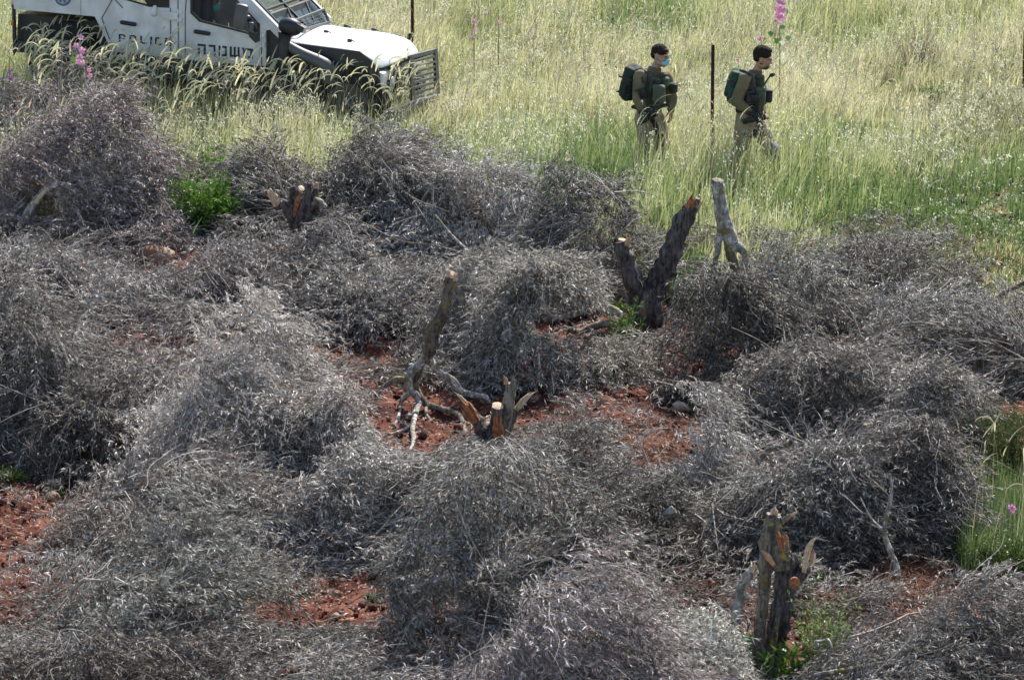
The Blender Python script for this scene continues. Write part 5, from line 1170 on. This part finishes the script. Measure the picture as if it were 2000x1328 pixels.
# wheels
for px, py in ((122, 118), (676, 215)):
    for yy in (.03, VW - .33):
        x_, z_ = LP(px, py, 0.0); z_ = LP(122, 118)[1] if px == 122 else LP(676, 205)[1]
        b = MB(); b.cyl((x_, yy, z_), (x_, yy + .3, z_), .47, seg=28); b.cyl((x_, yy + .03, z_), (x_, yy + .27, z_), .49, seg=28)
        wh = vb(b, 'wheel', 'tyre'); b = MB(); b.cyl((x_, yy - .004 if yy < 1 else yy + .304, z_), (x_, yy + .15, z_), .27, seg=20); b.ell((x_, yy if yy < 1 else yy + .3, z_), (.08, .04, .08)); vb(b, 'rim', 'steel', parent=wh)
b = MB(); xr, _ = LP(122, 118); xf2, _ = LP(676, 205); zc = LP(122, 118)[1]; b.box(((xr + xf2) / 2, VW / 2, zc + .05), (xf2 - xr + .8, .9, .2)); vb(b, 'chassis', 'vblack', smooth=False)

# ---------------------------------------------------------------- people
M.update(skin=mat('skin', (0.42, 0.245, 0.165), 0.5, 0.12, 25), hair=mat('dark_hair', (0.034, 0.025, 0.021), 0.85, 0.4, 60, bump=0.6, bscale=150, spec=0.15),
    stubble=mat('stubble', (0.10, 0.065, 0.05), 0.7, 0.3, 80), shirt=mat('olive_shirt', (0.20, 0.165, 0.095), 0.9, 0.42, 5, bump=0.35, bscale=14),
    trousers=mat('khaki_trousers', (0.38, 0.29, 0.20), 0.9, 0.40, 5, bump=0.4, bscale=13), vest=mat('green_webbing', (0.055, 0.068, 0.045), 0.85, 0.35, 12, bump=0.5, bscale=40),
    pouch=mat('green_pouch', (0.10, 0.12, 0.085), 0.85, 0.25, 9, bump=0.3), packg=mat('green_pack', (0.020, 0.066, 0.042), 0.75, 0.35, 7, bump=0.5, bscale=18),
    packd=mat('dark_green_pack', (0.018, 0.034, 0.028), 0.8, 0.4, 7, bump=0.5, bscale=18), strap=mat('dark_strap', (0.025, 0.03, 0.04), 0.7, 0.3, 10),
    mask=mat('blue_mask', (0.26, 0.58, 0.78), 0.7, 0.08, 20), maskw=mat('white_ear_loop', (0.75, 0.78, 0.8), 0.7), gun=mat('gun_metal', (0.018, 0.019, 0.026), 0.42, 0.3, 15, metal=0.3),
    boot=mat('boot_leather', (0.12, 0.08, 0.055), 0.6, 0.3, 12), knee=mat('grey_knee_pad', (0.30, 0.30, 0.30), 0.8, 0.2, 8), eye=mat('eye_white', (0.30, 0.26, 0.23), 0.4), iris=mat('iris', (0.03, 0.02, 0.015), 0.2),
    turq=mat('turquoise_mask', (0.12, 0.62, 0.66), 0.7, 0.08, 20), glove=mat('dark_glove', (0.035, 0.045, 0.035), 0.8, 0.3, 15), lips=mat('lips', (0.42, 0.17, 0.14), 0.5))
def remesh(b, name, m, parent, vox=0.007, it=4, fold=0.0, fs=14.0, seed=0, dirz=0.45):
    """one continuous surface from overlapping tapering solids"""
    me = b.mesh(name + '_raw'); o = bpy.data.objects.new('tmp', me); C.objects.link(o)
    md = o.modifiers.new('r', 'REMESH'); md.mode = 'VOXEL'; md.voxel_size = vox; md.adaptivity = 0
    ms = o.modifiers.new('s', 'SMOOTH'); ms.factor = 0.5; ms.iterations = it
    dg = bpy.context.evaluated_depsgraph_get(); dg.update(); ev = o.evaluated_get(dg); m2 = bpy.data.meshes.new_from_object(ev)
    bpy.data.objects.remove(o); bpy.data.meshes.remove(me); m2.name = name; m2.materials.clear()
    if fold:
        for v in m2.vertices:
            c = v.co; q = mnoise.noise(Vector((c.x * fs + seed, c.y * fs, c.z * fs * dirz + c.x * 4))) + 0.5 * mnoise.noise(Vector((c.x * fs * 2, c.y * fs * 2 + seed, c.z * fs)))
            v.co = c + v.normal * fold * q
    return link(name, m2, M[m], parent, True)
def head(b, c, yaw, pitch, k=1.0, roll=0):
    """head of height 0.235; face towards local +X; returns transform"""
    Rm = Matrix.Rotation(yaw, 3, 'Z') @ Matrix.Rotation(pitch, 3, 'Y'); T = lambda *p: Vector(c) + Rm @ (Vector(p) * k)
    e = lambda p, r_, rr=None: b.ell(T(*p), tuple(q * k for q in r_), Rm @ rr if rr else Rm)
    e((-.012, 0, .035), (.095, .074, .085)); e((.012, 0, -.01), (.078, .066, .095)); e((.035, 0, -.055), (.048, .048, .052)); e((.058, 0, -.085), (.022, .024, .020))
    e((.070, 0, .030), (.022, .052, .012)); e((.092, 0, -.020), (.017, .013, .012)); e((.083, 0, .003), (.014, .009, .028)); e((.078, 0, -.052), (.014, .022, .007)); e((.076, 0, -.064), (.013, .020, .007))
    for s_ in (-1, 1):
        e((.062, s_ * .038, -.018), (.024, .022, .018)); e((-.008, s_ * .074, -.008), (.020, .009, .032)); e((.010, s_ * .052, -.060), (.040, .012, .026))
    return Rm, T
def hand(b, w0, d, palm_n, curl, k=1.0, side_=1):
    """palm and five fingers; d = pointing direction, palm_n = direction the palm faces"""
    d = Vector(d).normalized(); pn_ = (Vector(palm_n) - d * Vector(palm_n).dot(d)).normalized(); s_ = d.cross(pn_).normalized() * side_
    w0 = Vector(w0); m = Matrix((d, s_, pn_)).transposed(); b.ell(w0 + d * .045 * k, (.050 * k, .042 * k, .017 * k), m)
    for i_, (off, ln) in enumerate(((-.030, .066), (-.010, .078), (.011, .072), (.031, .056))):
        p = w0 + d * .083 * k + s_ * off * k; dr = d; rd = .0105 * k
        for sg in range(3):
            dr = (dr * math.cos(curl) + (pn_ - dr * pn_.dot(dr)).normalized() * math.sin(curl)).normalized(); q = p + dr * ln * k / 3 * (1.25 - .25 * sg)
            b.caps(p, q, rd, rd * .9); p = q; rd *= .9
    p = w0 + d * .02 * k - s_ * .032 * k; q = p + (d * .6 - s_ * .5 + pn_ * .5).normalized() * .038 * k; b.caps(p, q, .014 * k, .012 * k); b.caps(q, q + (d * .8 + pn_ * .7).normalized() * .032 * k, .0115 * k, .009 * k)
def face_bits(T, Rm, body, masked, k=1.18):
    for s_ in (-1, 1):
        b = MB(); b.ell(T(.074, s_ * .031, .006), (.010 * k, .012 * k, .007 * k), Rm); b.build('eye', M['eye'], body)
        b = MB(); b.ell(T(.081, s_ * .031, .006), (.005 * k, .006 * k, .006 * k), Rm); b.build('iris', M['iris'], body)
        b = MB(); b.ell(T(.083, s_ * .032, .026), (.007 * k, .019 * k, .005 * k), Rm); b.build('eyebrow', M['hair'], body)
    if not masked:
        b = MB(); b.ell(T(.086, 0, -.058), (.009 * k, .020 * k, .007 * k), Rm); b.build('lips', M['lips'], body)
def hairb(T, Rm, body, root, top=.0, side_=.0, k=1.18, cut=.02):
    b = MB(); b.ell(T(-.022, 0, .050), ((.091 + top * .4) * k, (.0755 + side_) * k, (.076 + top) * k), Rm @ Matrix.Rotation(R(-12), 3, 'Y')); b.ell(T(.006, 0, .052), (.072 * k, (.0775 + side_) * k, .058 * k), Rm); b.ell(T(-.054, 0, .004), (.052 * k, (.070 + side_) * k, .055 * k), Rm)
    if top > .01: b.ell(T(.016, 0, .100), (.060 * k, .054 * k, .030 * k), Rm)
    return remesh(b, 'hair', 'hair', root, .005, 2, .003, 60)
def build_person(label, J, yaw, hp, hy, ht, masked):
    """J: joint name -> world point"""
    root = empty('person', J['ground'], label, 'person', 'people walking through the meadow')
    b = MB(); Ry = Matrix.Rotation(yaw, 3, 'Z')
    Rm, T = head(b, J['head'], hy, ht, 1.18); neck, chest, hip = J['neck'], J['chest'], J['hip']
    b.caps(J['head'] + Vector((0, 0, -.06)) - Rm @ Vector((.025, 0, 0)), neck, .050, .058); b.ell(chest, (.11, .165, .19), Ry); b.ell((chest + hip) / 2, (.10, .14, .18), Ry); b.ell(hip, (.12, .165, .12), Ry)
    b.caps(neck, chest + Vector((0, 0, .1)), .065, .1)
    for s_ in ('R', 'L'):
        sh, el, wr = J['sh' + s_], J['el' + s_], J['wr' + s_]; b.caps(neck.lerp(sh, .3) + Vector((0, 0, -.03)), sh, .05, .055); b.caps(sh, el, .052, .040); b.caps(el, wr, .040, .026); hand(b, wr, J['hd' + s_], J['pn' + s_], J['cu' + s_], 1.0, 1 if s_ == 'R' else -1)
        hj, kn, an = J['hj' + s_], J['kn' + s_], J['an' + s_]; b.caps(hj, kn, .085, .055); b.caps(kn, an, .055, .036); b.caps(an, an + J['ft' + s_] * .17 + Vector((0, 0, -.05)), .036, .028)
    body = remesh(b, 'body', 'skin', root, .0055, 3); face_bits(T, Rm, body, masked)
    # shirt, collar
    b = MB(); b.ell(chest, (.135, .195, .20), Ry); b.ell((chest + hip) / 2, (.13, .17, .20), Ry); b.ell(hip + Vector((0, 0, .05)), (.14, .18, .10), Ry); b.caps(chest + Vector((0, 0, .12)), neck + Vector((0, 0, -.015)), .11, .068)
    for s_ in ('R', 'L'):
        sh, el, wr = J['sh' + s_], J['el' + s_], J['wr' + s_]; b.caps(chest + Vector((0, 0, .1)), sh, .11, .092); b.caps(sh, sh.lerp(el, .5), .090, .082); b.caps(sh.lerp(el, .5), el, .082, .073); b.caps(el, el.lerp(wr, .55), .073, .062); b.caps(el.lerp(wr, .55), el.lerp(wr, .93), .062, .046)
    remesh(b, 'shirt', 'shirt', root, .009, 2, .017, 10, 3)
    b = MB(); b.tube([neck + Vector((-.02, 0, -.035)), neck + Vector((.0, 0, .0)), neck + Vector((.010, 0, .045))], [.098, .088, .078], 18, 4); remesh(b, 'collar', 'shirt', root, .007, 2, .004, 20)
    b = MB(); b.ell(hip + Vector((0, 0, -.02)), (.145, .185, .14), Ry)
    for s_ in ('R', 'L'):
        hj, kn, an = J['hj' + s_], J['kn' + s_], J['an' + s_]; b.caps(hj, hj.lerp(kn, .6), .128, .112); b.caps(hj.lerp(kn, .6), kn, .112, .092); b.caps(kn, an + Vector((0, 0, .10)), .080, .066)
        q = hj.lerp(kn, .55) + Ry @ Vector((0, -.075 if s_ == 'R' else .075, 0)); b.box(q, (.14, .06, .17), Ry, bev=.02)
    remesh(b, 'trousers', 'trousers', root, .010, 2, .018, 9, 9)
    for s_ in ('R', 'L'):
        an, ft = J['an' + s_], J['ft' + s_]; b = MB(); b.caps(an + Vector((0, 0, .12)), an, .058, .052); b.caps(an + Vector((0, 0, -.03)), an + ft * .19 + Vector((0, 0, -.06)), .050, .040); b.box(an + ft * .06 + Vector((0, 0, -.095)), (.28, .095, .02), Matrix.Rotation(math.atan2(ft.y, ft.x), 3, 'Z'), bev=.006); remesh(b, 'boot', 'boot', root, .009, 2)
    return root, body, Rm, T, Ry
# --- person with the mask, in three-quarter view
g1 = ground(1268, 366); Y1 = g1.y
def q1(px, py, dy=0.0): return onplane(px, py, Y1 + dy)
VX = Vector
J = dict(ground=g1, head=q1(1290, 110), neck=q1(1278, 138), chest=q1(1272, 172), hip=q1(1268, 222),
    shR=q1(1251, 152, -.12), elR=q1(1247, 196, -.16), wrR=q1(1262, 229, -.22), hdR=VX((.35, -.1, -.9)), pnR=VX((.9, .1, .2)), cuR=.75,
    shL=q1(1299, 152, .10), elL=q1(1311, 190, .12), wrL=q1(1310, 217, .02), hdL=VX((.05, -.1, -1)), pnL=VX((-.6, -.3, 0)), cuL=.35,
    hjR=q1(1258, 232, -.08), knR=q1(1266, 286, -.12), anR=q1(1248, 345, -.02), ftR=VX((.95, -.3, 0)), hjL=q1(1280, 232, .08), knL=q1(1294, 284, .0), anL=q1(1298, 350, .02), ftL=VX((.95, -.3, 0)))
p1, body1, Rm, T, Ry = build_person('person in olive shirt wearing a light blue face mask, walking behind the other', J, R(-38), 0, R(-28), R(12), True)
hairb(T, Rm, body1, p1, .0, .0)
b = MB(); b.ell(T(.060, 0, -.045), (.054, .064, .056), Rm); b.ell(T(.078, 0, -.030), (.036, .040, .042), Rm); mk = remesh(b, 'face_mask', 'mask', p1, .005, 2)
b = MB()
for s_ in (-1, 1):
    bar(b, T(.05, s_ * .054, -.022), T(-.010, s_ * .078, .014), .005, .005); bar(b, T(.045, s_ * .052, -.068), T(-.010, s_ * .078, -.028), .005, .005)
b.build('ear_loop', M['maskw'], mk)
b = MB(); b.ell(J['chest'] + Ry @ VX((.02, 0, .0)), (.150, .205, .17), Ry); b.ell(J['chest'] + Ry @ VX((.02, 0, -.12)), (.150, .19, .09), Ry)
vest1 = remesh(b, 'vest', 'vest', p1, .011, 2, .006, 22)
for (a_, c_, dy, w_, h_, m_) in ((1287, 183, -.28, .165, .225, 'pouch'), (1300, 160, -.17, .09, .12, 'pouch'), (1284, 158, -.22, .10, .06, 'vest'), (1315, 172, -.02, .10, .13, 'vest'), (1296, 148, -.15, .07, .07, 'vest'), (1275, 160, -.22, .05, .10, 'vest')):
    b = MB(); b.box(q1(a_, c_, dy), (w_, .085, h_), Ry, bev=.025); b.box(q1(a_, c_, dy) + VX((0, -.03, h_ * .28)), (w_ * .96, .045, h_ * .3), Ry, bev=.01); remesh(b, 'pouch', m_, vest1, .008, 2, .004, 18)
b = MB(); b.tube([q1(1262, 142, -.05), q1(1268, 150, -.16), q1(1272, 165, -.22), q1(1270, 180, -.22)], [.026] * 4, 8, 5); b.tube([q1(1292, 143, -.02), q1(1299, 152, -.05), q1(1300, 165, -.12)], [.024] * 3, 8, 5); b.build('shoulder_strap', M['vest'], vest1)
b = MB(); b.box(J['hip'] + VX((0, 0, .09)), (.30, .37, .05), Ry, bev=.02); remesh(b, 'belt', 'strap', p1, .009, 2)
b = MB(); b.box(q1(1253, 157, -.205), (.05, .012, .075), Matrix.Rotation(R(-15), 3, 'Y')); b.build('shoulder_patch', M['strap'], p1)
# --- bareheaded person in profile
g2 = ground(1465, 366); Y2 = g2.y
def q2(px, py, dy=0.0): return onplane(px, py, Y2 + dy)
J = dict(ground=g2, head=q2(1490, 115), neck=q2(1475, 144), chest=q2(1470, 176), hip=q2(1462, 222),
    shR=q2(1456, 155, -.18), elR=q2(1438, 197, -.22), wrR=q2(1466, 220, -.21), hdR=VX((.85, .05, -.5)), pnR=VX((.3, .6, -.7)), cuR=.7,
    shL=q2(1478, 154, .17), elL=q2(1482, 196, .20), wrL=q2(1490, 222, .05), hdL=VX((.3, -.6, -.6)), pnL=VX((0, -.3, .9)), cuL=.7,
    hjR=q2(1456, 232, -.10), knR=q2(1449, 284, -.10), anR=q2(1424, 335, -.10), ftR=VX((1, 0, 0)), hjL=q2(1470, 232, .09), knL=q2(1503, 284, .08), anL=q2(1517, 348, .08), ftL=VX((1, 0, 0)))
p2, body2, Rm, T, Ry = build_person('bareheaded bearded person in olive shirt striding right in profile, beside the rusty post', J, R(-8), 0, R(-10), R(14), False)
hairb(T, Rm, body2, p2, .014, .004)
b = MB(); b.ell(T(.040, 0, -.070), (.057, .060, .044), Rm); b.ell(T(.004, 0, -.045), (.052, .080, .040), Rm); remesh(b, 'beard', 'stubble', p2, .005, 2, .002, 60)
b = MB(); b.ell(J['chest'] + Ry @ VX((.03, 0, -.01)), (.145, .205, .165), Ry); vest2 = remesh(b, 'vest', 'vest', p2, .011, 2, .006, 22)
for (a_, c_, dy, w_, h_, m_) in ((1485, 187, -.17, .13, .23, 'pouch'), (1484, 159, -.13, .10, .15, 'vest'), (1487, 188, .06, .14, .2, 'pouch'), (1502, 187, -.05, .085, .17, 'strap'), (1466, 188, -.21, .10, .16, 'strap')):
    b = MB(); b.box(q2(a_, c_, dy), (w_, .11, h_), Ry, bev=.022); b.box(q2(a_, c_, dy) + VX((0, -.02, h_ * .36)), (w_ * 1.04, .10, h_ * .2), Ry, bev=.01); remesh(b, 'pouch', m_, vest2, .008, 2, .004, 18)
b = MB(); b.tube([q2(1488, 172, -.1), q2(1494, 163, -.12), q2(1503, 150, -.12)], [.012, .010, .010], 8, 4); b.ell(q2(1508, 147, -.12), (.04, .022, .024), Matrix.Rotation(R(-25), 3, 'Y')); b.build('radio_aerial', M['strap'], vest2)
b = MB(); b.tube([q2(1461, 143, -.10), q2(1468, 150, -.20), q2(1470, 172, -.25), q2(1470, 190, -.24)], [.020] * 4, 8, 5); b.build('shoulder_strap', M['strap'], vest2)
b = MB(); b.box(J['hip'] + VX((0, 0, .09)), (.29, .37, .11), Ry, bev=.02); remesh(b, 'belt', 'strap', p2, .009, 2)
b = MB(); b.cyl(q2(1458, 258, -.095), q2(1457, 264, -.095), .125, .120, 18); b.build('thigh_strap', M['strap'], p2)
b = MB(); b.ell(q2(1509, 291, .04), (.075, .09, .10)); remesh(b, 'knee_pad', 'knee', p2, .009, 2, .004, 20)
b = MB(); b.tube([q2(1459, 216, -.215), q2(1468, 221, -.21), q2(1476, 226, -.2)], [.040, .046, .050], 10, 4); remesh(b, 'glove', 'glove', p2, .007, 2)
# rucksacks
def rucksack(cx_, cy_, Yd, w_, h_, d_, tilt, m_, label, yaw_, straps, fn):
    c = fn(cx_, cy_, Yd); root = empty('rucksack', c - VX((0, 0, h_ / 2)), label, 'backpack'); Rk = Matrix.Rotation(yaw_, 3, 'Z') @ Matrix.Rotation(tilt, 3, 'Y')
    b = MB(); b.box(c, (w_, d_, h_), Rk, bev=.07); b.ell(c + Rk @ VX((-.02, 0, .05)), (w_ * .58, d_ * .5, h_ * .46), Rk); b.box(c + Rk @ VX((-.01, 0, h_ * .42)), (w_ * .9, d_ * .9, h_ * .18), Rk, bev=.04); bag = remesh(b, 'bag', m_, root, .010, 3, .014, 10, 5)
    b = MB(); b.box(c + Rk @ VX((-w_ * .5, 0, -h_ * .12)), (.06, d_ * .7, h_ * .45), Rk, bev=.03); remesh(b, 'pocket', m_, root, .009, 2, .008, 14)
    b = MB(); b.box(c + Rk @ VX((-w_ * .05, -d_ * .52, -h_ * .15)), (w_ * .55, .05, h_ * .4), Rk, bev=.02); remesh(b, 'side_pocket', m_, root, .009, 2, .006, 14)
    for k in (-.25, .2):
        b = MB(); b.box(c + Rk @ VX((-.01, 0, h_ * k)), (w_ + .02, d_ * 1.04, .022), Rk, bev=.004); b.build('compression_strap', M['strap'], root)
    for s_ in straps: b = MB(); b.tube(s_, [.018] * len(s_), 8, 5); b.build('shoulder_strap', M['strap' if m_ == 'packg' else 'vest'], root)
    return root
rucksack(1435, 169, .02, .15, .40, .33, R(14), 'packg', 'bright green rucksack on the back of the bareheaded person', R(-6), [[q2(1446, 138, -.1), q2(1458, 141, -.20), q2(1466, 149, -.235)], [q2(1440, 200, -.12), q2(1452, 203, -.2)]], q2)
rucksack(1234, 163, .10, .17, .43, .31, R(10), 'packd', 'dark green rucksack on the back of the masked person', R(-34), [[q1(1245, 138, .0), q1(1254, 136, -.08), q1(1262, 143, -.15)]], q1)
# rifles
def rifle(muz, butt, label, upv, ln=None, mag=True):
    muz, butt = Vector(muz), Vector(butt); x = (muz - butt).normalized(); up = Vector(upv); z = (up - x * up.dot(x)).normalized(); y = z.cross(x); m = Matrix((x, y, z)).transposed(); L_ = (muz - butt).length; o = butt
    root = empty('rifle', butt, label, 'rifle'); P = lambda a, c, e: o + m @ VX((a * L_, c, e)); b = MB()
    b.box(P(.46, 0, 0), (.22 * L_, .035, .065), m, bev=.006); b.box(P(.44, 0, -.035), (.12 * L_, .03, .03), m, bev=.005); b.build('receiver', M['gun'], root)
    b = MB(); b.cyl(P(.1, 0, .005), P(.36, 0, .005), .017); b.box(P(.09, 0, -.012), (.17 * L_, .034, .10), m, bev=.012); b.box(P(.02, 0, -.03), (.03 * L_, .036, .13), m, bev=.008); b.build('stock', M['gun'], root)
    b = MB(); b.cyl(P(.57, 0, .005), P(.80, 0, .005), .030, .026, 10); b.box(P(.68, 0, .035), (.2 * L_, .02, .014), m); b.build('handguard', M['gun'], root)
    b = MB(); b.cyl(P(.8, 0, .005), P(1.0, 0, .005), .011); b.cyl(P(.95, 0, .005), P(1.0, 0, .005), .016); b.box(P(.82, 0, .04), (.02, .012, .06), m); b.build('barrel', M['gun'], root)
    b = MB(); b.box(P(.385, 0, -.09), (.04, .03, .11), m @ Matrix.Rotation(R(18), 3, 'Y'), bev=.008); b.build('grip', M['gun'], root)
    if mag: b = MB(); b.box(P(.51, 0, -.12), (.065, .026, .17), m @ Matrix.Rotation(R(-10), 3, 'Y'), bev=.006); b.build('magazine', M['gun'], root)
    b = MB(); b.box(P(.45, 0, .055), (.12 * L_, .04, .045), m, bev=.01); b.cyl(P(.42, 0, .065), P(.50, 0, .065), .022); b.build('sight', M['gun'], root)
    b = MB(); b.box(P(.72, 0, -.05), (.03, .026, .08), m, bev=.006); b.build('foregrip', M['gun'], root)
    return root
rifle(q1(1293, 287, -.32), q1(1253, 172, -.30), 'black rifle slung diagonally across the front of the masked person', (.8, -.3, .5))
rifle(q2(1487, 283, -.30), q2(1478, 184, -.30), 'black rifle hanging muzzle down in front of the bareheaded person', (.9, -.2, 0))
# --- driver behind the side window
c = VM @ Vector((LP(412, 4, .5)[0], .5, LP(412, 4, .5)[1]))
dr = empty('person', c - Vector((0, 0, .8)), 'driver in a turquoise face mask behind the vehicle window', 'person')
b = MB(); Rm, T = head(b, c, R(-20), R(4), 1.18); b.caps(c + VX((-.03, 0, -.08)), c + VX((-.05, 0, -.2)), .055, .065); b.ell(c + VX((-.06, 0, -.42)), (.13, .2, .25)); b.ell(c + VX((-.05, 0, -.68)), (.15, .18, .12))
for s_ in (-1, 1):
    sh = c + VX((-.05, s_ * .2, -.28)); el = sh + VX((.18, s_ * .04, -.24)); wr = el + VX((.24, -s_ * .06, .06)); b.caps(sh, el, .055, .042); b.caps(el, wr, .042, .028); hand(b, wr, (1, 0, .2), (0, -s_, -.3), .7)
    kn = c + VX((.38, s_ * .12, -.70)); b.caps(c + VX((-.03, s_ * .09, -.72)), kn, .085, .06); b.caps(kn, kn + VX((.12, 0, -.38)), .055, .04)
bd = remesh(b, 'body', 'skin', dr, .008, 3); face_bits(T, Rm, bd, True); hairb(T, Rm, bd, dr)
b = MB(); b.ell(T(.055, 0, -.045), (.062, .070, .062), Rm); b.ell(T(.078, 0, -.030), (.036, .040, .042), Rm); remesh(b, 'face_mask', 'turq', dr, .006, 2)
b = MB(); b.ell(c + VX((-.06, 0, -.42)), (.15, .22, .26)); b.ell(c + VX((-.05, 0, -.66)), (.17, .20, .13)); b.caps(c + VX((-.05, 0, -.2)), c + VX((-.06, 0, -.35)), .08, .12)
for s_ in (-1, 1):
    sh = c + VX((-.05, s_ * .2, -.28)); el = sh + VX((.18, s_ * .04, -.24)); wr = el + VX((.24, -s_ * .06, .06)); b.caps(sh, el, .075, .06); b.caps(el, el.lerp(wr, .9), .06, .042)
remesh(b, 'shirt', 'shirt', dr, .011, 3, .008, 12)
